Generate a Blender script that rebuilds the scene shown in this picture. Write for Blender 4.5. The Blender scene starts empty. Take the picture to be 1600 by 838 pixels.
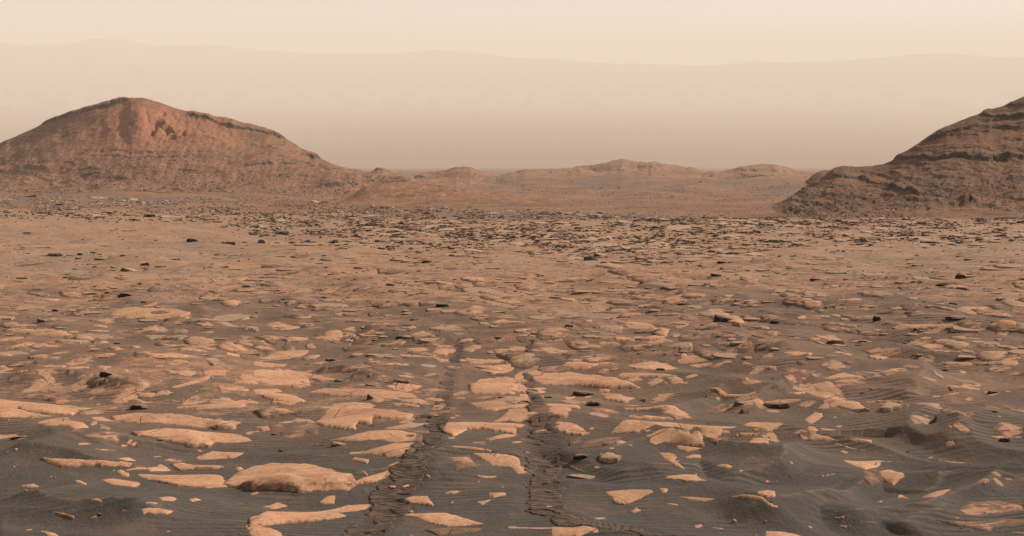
import bpy, bmesh, math, random, time
_T0 = time.time()
def tick(s): print('%-10s %.1f' % (s, time.time() - _T0))
import numpy as np
from mathutils import Vector

# ------------------------------------------------------------------ camera, world, sun, exposure
S = bpy.context.scene
COL = S.collection
F, CX, CY = 1716.0, 800.0, 419.0            # focal length and centre of a 1600 x 838 frame
PITCH = math.atan((419 - 115) / F)
cd = bpy.data.cameras.new('camera')
cd.sensor_width = 36.0
cd.lens = 36.0 * F / 1600.0
cd.clip_start, cd.clip_end = 0.1, 60000
cam = bpy.data.objects.new('camera', cd)
COL.objects.link(cam)
cam.location = (0, 0, 0)
cam.rotation_euler = (math.pi / 2 - PITCH, 0, 0)
S.camera = cam

SUN_EL, SUN_AZ = math.radians(33), math.radians(62)     # azimuth clockwise from +Y
w = bpy.data.worlds.new('World'); S.world = w; w.use_nodes = True
nt = w.node_tree; nt.nodes.clear()
sky = nt.nodes.new('ShaderNodeTexSky'); sky.sky_type = 'NISHITA'; sky.sun_disc = False
sky.sun_elevation = SUN_EL; sky.sun_rotation = SUN_AZ; sky.dust_density = 1.0; sky.air_density = 3.0; sky.altitude = 3000
bw = nt.nodes.new('ShaderNodeRGBToBW')
tint = nt.nodes.new('ShaderNodeMix'); tint.data_type = 'RGBA'; tint.blend_type = 'MULTIPLY'; tint.inputs[0].default_value = 1
tint.inputs[7].default_value = (0.925, 0.975, 1.0, 1)      # the dusty sky's own colour
bg = nt.nodes.new('ShaderNodeBackground'); bg.inputs[1].default_value = 0.093
wo = nt.nodes.new('ShaderNodeOutputWorld')
nt.links.new(sky.outputs[0], bw.inputs[0]); nt.links.new(bw.outputs[0], tint.inputs[6])
nt.links.new(tint.outputs[2], bg.inputs[0]); nt.links.new(bg.outputs[0], wo.inputs[0])

ld = bpy.data.lights.new('sun', 'SUN'); ld.energy = 5.0; ld.angle = math.radians(0.8); ld.color = (1.0, 0.93, 0.84)
sun = bpy.data.objects.new('sun', ld); COL.objects.link(sun)
sdir = Vector((math.sin(SUN_AZ) * math.cos(SUN_EL), math.cos(SUN_AZ) * math.cos(SUN_EL), math.sin(SUN_EL)))
sun.rotation_euler = sdir.to_track_quat('Z', 'Y').to_euler()

S.view_settings.view_transform = 'Standard'; S.view_settings.look = 'None'
S.view_settings.gamma = 1; S.view_settings.exposure = 0.36
S.render.engine = 'CYCLES'
S.cycles.use_denoising = True; S.cycles.denoising_prefilter = 'NONE'
S.cycles.max_bounces = 6; S.cycles.diffuse_bounces = 3; S.cycles.volume_bounces = 3
S.cycles.use_adaptive_sampling = False

HAZE_DENSITY = 1.12e-4
HAZE_COLOR = (0.972, 0.886, 0.785)

# ------------------------------------------------------------------ numpy noise
def _h(ix, iy, seed):
    n = (ix.astype(np.int64) * 374761393 + iy.astype(np.int64) * 668265263 + seed * 982451653) & 0xffffffff
    n = ((n ^ (n >> 13)) * 1274126177) & 0xffffffff
    n = n ^ (n >> 16)
    return (n & 0xffff) / 65536.0 * 2 * math.pi
def pn(x, y, seed=0):
    x = np.asarray(x, float); y = np.asarray(y, float)
    ix = np.floor(x); iy = np.floor(y); fx = x - ix; fy = y - iy
    u = fx * fx * fx * (fx * (fx * 6 - 15) + 10); v = fy * fy * fy * (fy * (fy * 6 - 15) + 10)
    def g(dx, dy):
        a = _h(ix + dx, iy + dy, seed)
        return np.cos(a) * (fx - dx) + np.sin(a) * (fy - dy)
    a = g(0, 0); b = g(1, 0); c = g(0, 1); d = g(1, 1)
    return ((a * (1 - u) + b * u) * (1 - v) + (c * (1 - u) + d * u) * v) * 1.4
def fbm(x, y, o=4, seed=0, g=0.5):
    s = 0; a = 1.0
    for i in range(o):
        s = s + a * pn(x, y, seed + i * 17); x = x * 2.03; y = y * 2.03; a *= g
    return s
def ss(a, b, x):
    t = np.clip((np.asarray(x, float) - a) / (b - a), 0, 1); return t * t * (3 - 2 * t)

# ------------------------------------------------------------------ terrain functions
def theta(v): return PITCH + np.arctan((np.asarray(v, float) - CY) / F)
SL = math.tan(float(theta(300)))
_t = [(170, 338), (250, 329), (330, 322), (500, 311), (700, 301), (1000, 291), (1400, 281), (1800, 274), (6000, 262)]
_ly = np.array([y for y, v in _t]); _lz = np.array([-y * math.tan(float(theta(v))) for y, v in _t])
_lz[0] = -4 - SL * 170
_lyy = np.concatenate([[-400, -200, 0], _ly, [9000, 40000]]); _lzz = np.concatenate([[-4 + SL * 200, -4 + SL * 200, -4], _lz, [-520, -520]])
def B(y): return np.interp(y, _lyy, _lzz)

def px_of(x, y, z):
    c, s = math.cos(PITCH), math.sin(PITCH)
    f = y * c - z * s; up = y * s + z * c
    f = np.maximum(f, 0.01)
    return CX + F * x / f, CY - F * up / f

CRESTS = []      # wind crests in the sand: (world polyline, height, width on lee, width on stoss)
def U0(x, y):    # broad roll of the ground
    near = 1 - ss(90, 260, y)
    h = 0.34 * fbm(x / 8.0, y / 9.0, 2, 5) + 0.15 * pn(x / 3.1 + 0.1 * y, y / 3.3, 9)
    h2 = (0.9 + 2.2 * ss(230, 600, y)) * fbm(x / 60.0, y / 70.0, 4, 33) * ss(60, 300, y) * (1 - ss(1500, 3500, y))
    far = 20 * fbm(x / 420.0, y / 300.0, 4, 71) * ss(350, 900, y) * (1 - ss(1500, 2600, y))
    return h * near * ss(3, 9, y) + h2 + 0.55 * far
CR_RAW = [([(1446, 572), (1440, 600), (1430, 622), (1412, 642)], .10, 1), ([(1475, 640), (1440, 662), (1419, 681), (1440, 692), (1478, 694), (1498, 690), (1492, 676), (1502, 668)], .10, 1),
    ([(1264, 688), (1236, 715), (1212, 740), (1170, 752), (1110, 760)], .10, 1), ([(1352, 735), (1350, 757), (1322, 776), (1290, 797), (1238, 814), (1190, 818), (1120, 826)], .11, 1),
    ([(1500, 735), (1452, 768), (1438, 774)], .08, 1), ([(1605, 744), (1560, 764), (1520, 780), (1450, 803), (1400, 813), (1340, 828), (1300, 842)], .11, 1),
    ([(1490, 800), (1432, 820), (1400, 842)], .08, 1), ([(1330, 748), (1280, 768), (1240, 778)], .06, 1), ([(870, 728), (940, 718), (1010, 706), (1080, 692)], .08, 1), ([(930, 756), (1000, 748), (1060, 740), (1120, 742)], .06, 1),
    ([(0, 706), (70, 716), (150, 728), (260, 734)], .07, 1), ([(330, 764), (440, 770), (540, 766), (640, 748), (720, 745), (800, 736)], .08, 1), ([(0, 778), (70, 800), (160, 826), (300, 842)], .08, 1),
    ([(130, 704), (180, 692), (260, 690), (340, 684)], .06, 1), ([(0, 600), (90, 596), (170, 606), (230, 612)], .08, 1), ([(1190, 605), (1130, 615), (1060, 640), (1010, 655)], .09, 1),
    ([(1280, 600), (1230, 612), (1190, 628), (1160, 648)], .09, 1), ([(1330, 540), (1260, 556), (1200, 574)], .08, 1), ([(1520, 620), (1470, 640), (1440, 655)], .08, 1), ([(650, 600), (600, 592), (540, 575), (480, 575)], .08, 1),
    ([(960, 690), (1040, 700), (1090, 715)], .05, 1), ([(1600, 655), (1540, 660), (1500, 690)], .07, 1), ([(600, 740), (680, 722), (760, 716), (860, 722)], .06, 1)]
def _flat_w(pts):
    u, v = np.array(pts, float).T
    c, s_ = math.cos(PITCH), math.sin(PITCH)
    dx = (u - CX) / F; dy = -(v - CY) / F
    t = -4.0 / ((-s_ + c * dy) + SL * (c + s_ * dy))
    k = np.linspace(0, len(u) - 1, len(u) * 5); kk = np.arange(len(u))
    return np.interp(k, kk, dx * t), np.interp(k, kk, (c + s_ * dy) * t)
CR_W = [(_flat_w(p), h, sg) for p, h, sg in CR_RAW]
def crest(x, y):
    """height and crest-line mask of the traced wind crests"""
    x = np.asarray(x, float); y = np.asarray(y, float)
    H = np.zeros(x.shape); M = np.zeros(x.shape)
    for (px, py), h, sg in CR_W:
        sel = (x > px.min() - 2.2) & (x < px.max() + 2.2) & (y > py.min() - 2.2) & (y < py.max() + 2.2)
        if not sel.any(): continue
        X = x[sel]; Y = y[sel]; X = X + 0.10 * pn(X * 1.3, Y * 1.3, 2); Y = Y + 0.16 * pn(X * 1.1, Y * 1.1, 3)
        best = np.full(X.shape, 99.0); side = np.zeros(X.shape); end = np.zeros(X.shape)
        n = len(px)
        for i in range(n - 1):
            ex, ey = px[i + 1] - px[i], py[i + 1] - py[i]; L2 = ex * ex + ey * ey + 1e-9
            t = np.clip(((X - px[i]) * ex + (Y - py[i]) * ey) / L2, 0, 1)
            qx, qy = X - px[i] - t * ex, Y - py[i] - t * ey; d = np.hypot(qx, qy)
            m = d < best; best = np.where(m, d, best); side = np.where(m, np.sign(qy), side); end = np.where(m, (i + t) / (n - 1), end)
        tap = ss(0, .2, end) * (1 - ss(.8, 1, end))
        wid = np.where(side < 0, 0.30, 0.95)          # steep slip side toward the camera
        prof = np.exp(-(best / wid) ** 1.3)
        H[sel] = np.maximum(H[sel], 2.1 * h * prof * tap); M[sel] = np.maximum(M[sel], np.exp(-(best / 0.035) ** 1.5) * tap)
    return H, M
def U1(x, y):    # sand drift relief, near only
    near = 1 - ss(45, 110, np.hypot(x, y))
    wx = x + 0.8 * pn(x / 2.5, y / 2.5, 21); wy = y + 0.8 * pn(x / 2.5, y / 2.5, 22)
    r = 1 - np.abs(pn((wx * 0.55 + wy * 0.9) / 2.3, (wx * 0.9 - wy * 0.55) / 5.5, 41)) * 2.2
    r2 = 1 - np.abs(pn((wx * 0.2 + wy) / 1.1, (wx - wy * 0.2) / 2.6, 43)) * 2.2
    right = ss(-1.0, 4.0, x - (y - 14) * 0.15)
    return (0.07 + 0.08 * right) * np.clip(r, -1, 1) * near + 0.03 * np.clip(r2, -1, 1) * near + crest(x, y)[0] * near
def Gs(x, y): return B(y) + U0(x, y) + U1(x, y)
def G(x, y): return Gs(x, y) + 0.013 * fbm(x * 1.9, y * 1.9, 3, 55) * 0.42 * (1 - ss(45, 110, np.hypot(x, y)))

def ray(u, v):
    c, s = math.cos(PITCH), math.sin(PITCH)
    u = np.asarray(u, float); v = np.asarray(v, float)
    dx = (u - CX) / F; dy = -(v - CY) / F
    return dx, c + s * dy, -s + c * dy
def Gf(x, y): return B(y) + U0(x, y)
def p2w(u, v, fn=None, steps=90):
    """where the ray through a photo point meets the ground"""
    fn = fn or Gs
    dx, dy, dz = ray(u, v)
    tp = -4.0 / np.minimum(dz + SL * dy, -0.004)                # where the ray meets the bare slope
    lo = 0.55 * tp; hi = 2.2 * tp + 60
    i = np.linspace(0, 1, steps).reshape((-1,) + (1,) * np.ndim(dx))
    T = lo + (hi - lo) * i ** 1.6
    hit = (dz * T) < fn(dx * T, dy * T)
    hit[-1] = True
    k = np.argmax(hit, axis=0)[None]
    t1 = np.take_along_axis(T, k, 0)[0]; t0 = np.take_along_axis(T, np.maximum(k - 1, 0), 0)[0]
    for _ in range(12):
        m = (t0 + t1) / 2; below = dz * m < fn(dx * m, dy * m)
        t1 = np.where(below, m, t1); t0 = np.where(below, t0, m)
    return dx * t1, dy * t1, dz * t1

# ------------------------------------------------------------------ object helpers
def link(name, me, mat=None, parent=None, **props):
    o = bpy.data.objects.new(name, me); COL.objects.link(o)
    if mat is not None and not me.materials: me.materials.append(mat)
    if parent is not None: o.parent = parent
    for k, v in props.items(): o[k] = v
    return o
def npmesh(name, co, faces, attrs=None, smooth=True):
    """faces: (n,4) or (n,3) int array"""
    me = bpy.data.meshes.new(name)
    k = faces.shape[1]; n = len(faces)
    me.vertices.add(len(co)); me.vertices.foreach_set('co', np.ascontiguousarray(co, np.float32).ravel())
    me.loops.add(n * k); me.loops.foreach_set('vertex_index', np.ascontiguousarray(faces, np.int32).ravel())
    me.polygons.add(n); me.polygons.foreach_set('loop_start', np.arange(0, n * k, k, dtype=np.int32))
    me.polygons.foreach_set('loop_total', np.full(n, k, np.int32))
    me.polygons.foreach_set('use_smooth', np.full(n, smooth, bool))
    me.update(calc_edges=True)
    for an, av in (attrs or {}).items():
        a = me.attributes.new(an, 'FLOAT', 'POINT'); a.data.foreach_set('value', np.ascontiguousarray(av, np.float32).ravel())
    return me
def gridfaces(nr, nc, wrap=False):
    i = np.arange(nr - 1)[:, None] * nc; j = np.arange(nc if wrap else nc - 1)[None, :]
    j2 = (j + 1) % nc
    return np.stack([i + j, i + j2, i + nc + j2, i + nc + j], -1).reshape(-1, 4)

# ------------------------------------------------------------------ materials
def hexc(r, g, b):
    f = lambda c: (c / 255 / 12.92) if c / 255 <= 0.04045 else ((c / 255 + 0.055) / 1.055) ** 2.4
    return (f(r), f(g), f(b), 1)
class NT:
    def __init__(s, name):
        s.m = bpy.data.materials.new(name); s.m.use_nodes = True
        s.t = s.m.node_tree; s.n = s.t.nodes; s.bsdf = s.n['Principled BSDF']
        s.bsdf.inputs['Roughness'].default_value = 0.95
        s.bsdf.inputs['Specular IOR Level'].default_value = 0.05
        s.geo = s.n.new('ShaderNodeNewGeometry')
    def L(s, a, b): s.t.links.new(a, b)
    def val(s, x, sock):
        if hasattr(x, 'links') or isinstance(x, bpy.types.NodeSocket): s.L(x, sock)
        else: sock.default_value = x
    def scale(s, sx, sy, sz):
        n = s.n.new('ShaderNodeVectorMath'); n.operation = 'MULTIPLY'; s.L(s.geo.outputs['Position'], n.inputs[0]); n.inputs[1].default_value = (sx, sy, sz); return n.outputs[0]
    def noise(s, scale, detail=4, rough=0.55, vec=None, dist=0):
        n = s.n.new('ShaderNodeTexNoise'); n.inputs['Scale'].default_value = scale; n.inputs['Detail'].default_value = detail
        n.inputs['Roughness'].default_value = rough; n.inputs['Distortion'].default_value = dist
        s.L(vec if vec is not None else s.geo.outputs['Position'], n.inputs['Vector']); return n.outputs['Fac']
    def vor(s, scale, feature='DISTANCE_TO_EDGE', vec=None, rnd=1.0):
        n = s.n.new('ShaderNodeTexVoronoi'); n.feature = feature; n.inputs['Scale'].default_value = scale
        n.inputs['Randomness'].default_value = rnd
        s.L(vec if vec is not None else s.geo.outputs['Position'], n.inputs['Vector']); return n.outputs['Distance']
    def wave(s, scale, dist=4, dscale=1.0, vec=None, direction='Y'):
        n = s.n.new('ShaderNodeTexWave'); n.bands_direction = direction; n.inputs['Scale'].default_value = scale
        n.inputs['Distortion'].default_value = dist; n.inputs['Detail'].default_value = 2; n.inputs['Detail Scale'].default_value = dscale
        s.L(vec if vec is not None else s.geo.outputs['Position'], n.inputs['Vector']); return n.outputs['Fac']
    def rng(s, x, a, b, c=0.0, d=1.0):
        n = s.n.new('ShaderNodeMapRange'); s.val(x, n.inputs[0]); n.inputs[1].default_value = a; n.inputs[2].default_value = b
        n.inputs[3].default_value = c; n.inputs[4].default_value = d; return n.outputs[0]
    def math(s, op, a, b=0.0):
        n = s.n.new('ShaderNodeMath'); n.operation = op; s.val(a, n.inputs[0]); s.val(b, n.inputs[1]); return n.outputs[0]
    def mix(s, f, a, b, blend='MIX'):
        n = s.n.new('ShaderNodeMix'); n.data_type = 'RGBA'; n.blend_type = blend
        s.val(f, n.inputs[0]); s.val(a, n.inputs[6]); s.val(b, n.inputs[7]); return n.outputs[2]
    def attr(s, name):
        n = s.n.new('ShaderNodeAttribute'); n.attribute_name = name; return n.outputs['Fac']
    def bump(s, h, dist, strength=1.0, prev=None):
        n = s.n.new('ShaderNodeBump'); n.inputs['Strength'].default_value = strength; n.inputs['Distance'].default_value = dist
        s.L(h, n.inputs['Height'])
        if prev is not None: s.L(prev, n.inputs['Normal'])
        return n.outputs[0]
    def done(s, color, normal=None):
        s.val(color, s.bsdf.inputs['Base Color'])
        if normal is not None: s.L(normal, s.bsdf.inputs['Normal'])
        return s.m

SAND = (0.090, 0.076, 0.065, 1); SAND2 = (0.102, 0.079, 0.062, 1)
PLATE = (0.545, 0.295, 0.172, 1); PLATE2 = (0.43, 0.222, 0.127, 1)
DUST = (0.235, 0.118, 0.072, 1)
TAN = (0.345, 0.212, 0.135, 1)

def mat_ground():
    m = NT('ground_sand_and_bedrock')
    sand = m.attr('sand'); red = m.attr('red'); track = m.attr('track')
    # sand and bedrock meet along a broken edge
    n1 = m.noise(1.6, 7, 0.62, m.scale(0.8, 1, 1)); n2 = m.noise(9, 5, 0.6)
    e = m.math('ADD', sand, m.math('MULTIPLY', m.math('SUBTRACT', n1, 0.5), 1.5))
    e = m.math('ADD', e, m.math('MULTIPLY', m.math('SUBTRACT', n2, 0.5), 0.55))
    sf = m.rng(e, 0.36, 0.62)
    sandc = m.mix(m.rng(m.noise(0.9, 5), 0.42, 0.66), SAND, SAND2)
    sandc = m.mix(m.rng(m.noise(2.2, 7, 0.7, m.scale(0.5, 1, 1)), 0.50, 0.68, 0, 0.6), sandc, (0.175, 0.108, 0.076, 1))
    sandc = m.mix(m.rng(m.noise(60, 2, 0.7), 0.3, 0.75, 0, 0.35), sandc, (0.05, 0.038, 0.03, 1))
    rock = m.mix(m.rng(m.noise(0.25, 5, 0.6), 0.38, 0.66), TAN, PLATE2)
    rock = m.mix(m.attr('near'), rock, m.mix(m.noise(0.7, 3), PLATE2, (0.36, 0.18, 0.105, 1)))
    rock = m.mix(m.rng(m.noise(2.4, 6, 0.65), 0.40, 0.72, 0, 0.7), rock, DUST)
    rock = m.mix(m.rng(m.noise(9, 6, 0.82), 0.50, 0.70, 0, 0.75), rock, (0.15, 0.092, 0.064, 1))
    rock = m.mix(m.math('MULTIPLY', m.rng(m.noise(0.10, 6, 0.6, m.scale(0.6, 1, 1)), 0.5, 0.62), 0.6), rock, (0.25, 0.175, 0.125, 1))
    la = m.noise(0.9, 6, 0.6, m.scale(0.7, 1.2, 1)); lb = m.math('ABSOLUTE', m.math('SUBTRACT', la, 0.5))
    ln = m.math('MULTIPLY', m.rng(lb, 0.004, 0.016, 1, 0), m.rng(m.noise(0.5, 3), 0.45, 0.55))
    lc = m.math('ABSOLUTE', m.math('SUBTRACT', m.noise(3.0, 5, 0.6, m.scale(0.5, 1.2, 1)), 0.52))
    ln = m.math('MAXIMUM', ln, m.math('MULTIPLY', m.rng(lc, 0.004, 0.02, 1, 0), m.rng(m.noise(0.8, 3), 0.5, 0.6)))
    rock = m.mix(m.math('MULTIPLY', ln, 0.75), rock, (0.10, 0.068, 0.05, 1))
    rock = m.mix(m.rng(m.noise(2.6, 5, 0.85, m.scale(0.7, 0.5, 1)), 0.53, 0.64, 0, 0.7), rock, (0.12, 0.078, 0.058, 1))
    rock = m.mix(m.rng(m.noise(3.3, 5, 0.85, m.scale(0.7, 0.4, 1)), 0.56, 0.68, 0, 0.6), rock, (0.46, 0.30, 0.20, 1))
    redc = m.mix(m.rng(m.noise(0.03, 8, 0.7, m.scale(0.5, 1, 1)), 0.40, 0.60), (0.19, 0.088, 0.051, 1), (0.28, 0.148, 0.090, 1))
    redc = m.mix(m.rng(m.noise(0.009, 9, 0.68, m.scale(0.5, 1, 1)), 0.49, 0.60, 0, 0.8), redc, (0.165, 0.125, 0.098, 1))
    redc = m.mix(m.rng(m.noise(0.05, 8, 0.75, m.scale(0.6, 1, 1)), 0.52, 0.62, 0, 0.7), redc, (0.15, 0.10, 0.075, 1))
    redc = m.mix(m.rng(m.noise(0.4, 8, 0.75), 0.50, 0.75, 0, 0.6), redc, (0.13, 0.08, 0.06, 1))
    redc = m.mix(m.rng(m.noise(0.9, 5, 0.85, m.scale(0.8, 0.25, 1)), 0.52, 0.64, 0, 0.75), redc, (0.085, 0.056, 0.044, 1))
    redc = m.mix(m.rng(m.noise(1.3, 5, 0.85, m.scale(0.8, 0.2, 1)), 0.55, 0.68, 0, 0.6), redc, (0.42, 0.25, 0.16, 1))
    rock = m.mix(red, rock, redc)
    sandc = m.mix(m.math('MULTIPLY', m.attr('dusty'), m.rng(m.noise(0.6, 5), 0.3, 0.60, 0.25, 0.95)), sandc, (0.200, 0.118, 0.080, 1))
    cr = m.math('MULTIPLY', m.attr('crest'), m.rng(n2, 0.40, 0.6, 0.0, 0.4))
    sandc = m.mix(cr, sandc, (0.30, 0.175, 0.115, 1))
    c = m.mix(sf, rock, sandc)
    c = m.mix(m.math('MULTIPLY', track, 0.85), c, (0.060, 0.038, 0.030, 1))
    rip = m.wave(2.1, 3.0, 1.0, m.scale(0.30, 1.0, 0))
    hh = m.math('MULTIPLY', m.rng(m.noise(0.5, 3), 0.42, 0.6), rip)
    b = m.bump(hh, 0.024, 1.0)
    b = m.bump(m.noise(22, 5, 0.7), 0.012, 0.9, b)
    b = m.bump(m.noise(1.5, 8, 0.7), 0.10, 0.7, b)
    return m.done(c, b)
def mat_plate():
    m = NT('pale_bedrock')
    dust = m.attr('dust'); tone = m.attr('tone')
    base = m.mix(m.rng(m.noise(1.4, 6, 0.65), 0.42, 0.60), PLATE, PLATE2)
    base = m.mix(tone, base, (0.34, 0.235, 0.155, 1))
    base = m.mix(m.rng(m.noise(11, 6, 0.75), 0.46, 0.66, 0, 0.6), base, (0.27, 0.142, 0.088, 1))
    base = m.mix(m.rng(m.noise(22, 4, 0.8, m.scale(0.6, 1, 1)), 0.58, 0.66, 0, 0.85), base, (0.16, 0.09, 0.06, 1))
    base = m.mix(m.rng(m.noise(70, 3, 0.8, m.scale(0.7, 0.7, 1)), 0.45, 0.62, 0, 0.38), base, (0.30, 0.155, 0.095, 1))
    vv = m.scale(1, 1, 0.3)
    ck = m.math('MULTIPLY', m.rng(m.vor(1.15, vec=vv), 0.0, 0.012, 1, 0), m.rng(m.noise(0.8, 2), 0.50, 0.56))
    base = m.mix(m.math('MULTIPLY', ck, 0.8), base, (0.10, 0.06, 0.045, 1))
    d = m.math('ADD', dust, m.math('MULTIPLY', m.math('SUBTRACT', m.noise(5.5, 8, 0.78, m.scale(0.6, 1, 1)), 0.5), 2.1))
    df = m.rng(d, 0.48, 0.66)
    sandc = m.mix(m.rng(m.noise(4, 5), 0.35, 0.65), SAND2, DUST)
    c = m.mix(df, base, sandc)
    b = m.bump(m.noise(7, 6, 0.65), 0.03, 0.8)
    b = m.bump(m.noise(55, 3, 0.7), 0.005, 0.8, b)
    b = m.bump(m.math('MULTIPLY', ck, -1.0), 0.02, 1.0, b)
    return m.done(c, b)
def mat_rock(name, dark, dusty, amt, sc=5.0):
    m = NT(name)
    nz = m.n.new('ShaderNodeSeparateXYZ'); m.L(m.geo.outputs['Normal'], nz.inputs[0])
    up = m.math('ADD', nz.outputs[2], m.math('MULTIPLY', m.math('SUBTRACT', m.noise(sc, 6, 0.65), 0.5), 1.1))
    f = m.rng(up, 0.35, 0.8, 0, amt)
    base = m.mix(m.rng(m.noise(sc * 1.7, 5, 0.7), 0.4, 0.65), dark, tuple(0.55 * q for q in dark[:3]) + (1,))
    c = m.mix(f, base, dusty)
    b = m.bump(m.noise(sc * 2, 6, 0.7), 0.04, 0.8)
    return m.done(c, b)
def mat_hill(name, c1, c2, c3, dark, fine):
    m = NT(name)
    dk = m.attr('dark'); cl = m.attr('clay')
    c = m.mix(m.rng(m.noise(0.035, 7, 0.6), 0.36, 0.64), c1, c2)
    c = m.mix(m.rng(m.noise(0.22, 8, 0.72, m.scale(1, 1, 2.2)), 0.42, 0.68, 0, 0.75), c, c3)
    c = m.mix(m.rng(m.noise(1.0, 6, 0.65, m.scale(0.022, 0.022, 0.55)), 0.46, 0.60, 0, 0.55), c, tuple(0.62 * q for q in c1[:3]) + (1,))
    c = m.mix(m.rng(m.noise(1.0, 7, 0.7, m.scale(0.42, 0.035, 0.05), 0.6), 0.48, 0.64, 0, 0.5), c, tuple(1.35 * q for q in c2[:3]) + (1,))
    c = m.mix(cl, c, m.mix(m.noise(0.3, 6), (0.32, 0.135, 0.076, 1), (0.26, 0.112, 0.065, 1)))
    c = m.mix(m.math('MULTIPLY', m.attr('foot'), 0.8), c, m.mix(m.rng(m.noise(0.12, 8, 0.7), 0.4, 0.62), (0.28, 0.150, 0.092, 1), (0.17, 0.095, 0.062, 1)))
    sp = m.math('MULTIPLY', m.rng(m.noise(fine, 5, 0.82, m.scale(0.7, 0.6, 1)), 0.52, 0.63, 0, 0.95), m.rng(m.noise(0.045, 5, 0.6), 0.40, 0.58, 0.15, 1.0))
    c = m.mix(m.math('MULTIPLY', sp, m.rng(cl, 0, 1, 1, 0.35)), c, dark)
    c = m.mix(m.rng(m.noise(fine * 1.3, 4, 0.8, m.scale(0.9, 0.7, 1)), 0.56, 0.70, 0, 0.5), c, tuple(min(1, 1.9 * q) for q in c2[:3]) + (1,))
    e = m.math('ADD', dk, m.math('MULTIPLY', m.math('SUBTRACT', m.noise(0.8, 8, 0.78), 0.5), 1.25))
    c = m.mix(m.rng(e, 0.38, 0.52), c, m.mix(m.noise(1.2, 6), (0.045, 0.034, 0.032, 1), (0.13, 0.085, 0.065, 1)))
    b = m.bump(m.noise(0.5, 9, 0.75, m.scale(0.7, 0.7, 2.0)), 0.8, 0.8)
    b = m.bump(m.noise(fine, 4, 0.8), 0.35, 0.9, b)
    return m.done(c, b)
def mat_track():
    m = NT('wheel_churned_soil')
    rip = m.wave(5.0, 6.0, 2.2, m.scale(0.3, 1.1, 0))
    n = m.noise(12, 6, 0.75)
    c = m.mix(m.rng(m.math('MULTIPLY', rip, n), 0.1, 0.5), (0.070, 0.049, 0.039, 1), (0.140, 0.092, 0.067, 1))
    c = m.mix(m.rng(m.noise(2.6, 6, 0.7), 0.55, 0.75, 0, 0.8), c, (0.24, 0.135, 0.088, 1))
    b = m.bump(rip, 0.008, 0.8); b = m.bump(n, 0.016, 0.8, b)
    return m.done(c, b)
MG = mat_ground(); MP = mat_plate(); MT = mat_track()
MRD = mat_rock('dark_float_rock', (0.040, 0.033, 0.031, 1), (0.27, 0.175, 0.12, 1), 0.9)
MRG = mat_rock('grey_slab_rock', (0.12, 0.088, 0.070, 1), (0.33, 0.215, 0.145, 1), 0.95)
MRT = mat_rock('tan_slab_rock', (0.085, 0.062, 0.052, 1), (0.40, 0.255, 0.17, 1), 1.0)  # slab sides darker than tops: their shade is put into the colour
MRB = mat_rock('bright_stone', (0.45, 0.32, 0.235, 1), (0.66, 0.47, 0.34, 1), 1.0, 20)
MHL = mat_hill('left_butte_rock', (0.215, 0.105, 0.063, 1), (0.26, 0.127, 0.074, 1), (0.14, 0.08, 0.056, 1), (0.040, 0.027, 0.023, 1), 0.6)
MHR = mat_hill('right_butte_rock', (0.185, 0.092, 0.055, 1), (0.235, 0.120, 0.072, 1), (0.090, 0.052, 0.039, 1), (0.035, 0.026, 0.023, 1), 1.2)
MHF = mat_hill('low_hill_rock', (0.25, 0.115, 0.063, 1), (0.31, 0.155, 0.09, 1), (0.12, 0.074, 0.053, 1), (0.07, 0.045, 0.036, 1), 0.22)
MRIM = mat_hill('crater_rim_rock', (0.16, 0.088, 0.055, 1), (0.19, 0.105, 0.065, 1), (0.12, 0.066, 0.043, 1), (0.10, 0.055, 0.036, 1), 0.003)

# ------------------------------------------------------------------ wheel tracks (centre lines, photo points -> ground)
TRACKS = [
    ([(722, 528), (712, 560), (700, 600), (692, 625), (684, 655), (668, 690), (652, 718), (636, 748), (606, 778), (612, 800), (560, 845)],
     [14, 17, 22, 26, 34, 42, 50, 62, 62, 60, 60]),
    ([(832, 520), (826, 545), (822, 572), (838, 625), (846, 668), (852, 700), (850, 735), (850, 770), (852, 795), (900, 815), (985, 826), (1060, 850)],
     [12, 14, 16, 22, 52, 58, 56, 56, 66, 60, 60, 60])]
TW = []
for pts, wd in TRACKS:
    uu, vv = np.array(pts, float).T
    x, y, z = p2w(uu, vv)
    hw = np.array(wd) / F * np.hypot(y, z) / 2
    k = np.linspace(0, len(x) - 1, 160); kk = np.arange(len(x))
    TW.append((np.interp(k, kk, x), np.interp(k, kk, y), np.interp(k, kk, hw)))
def track_mask(x, y):
    m = np.zeros(np.shape(x))
    for tx, ty, hw in TW:
        sel = (y > ty.min() - 1) & (y < ty.max() + 1) & (x > tx.min() - 1) & (x < tx.max() + 1)
        if not np.any(sel): continue
        X = np.asarray(x)[sel]; Y = np.asarray(y)[sel]; best = np.full(X.shape, 9.0)
        for a, b, h in zip(tx, ty, hw): best = np.minimum(best, np.hypot(X - a, Y - b) - h)
        m[sel] = np.maximum(m[sel], 1 - ss(-0.16, 0.10, best))
    return m

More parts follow.
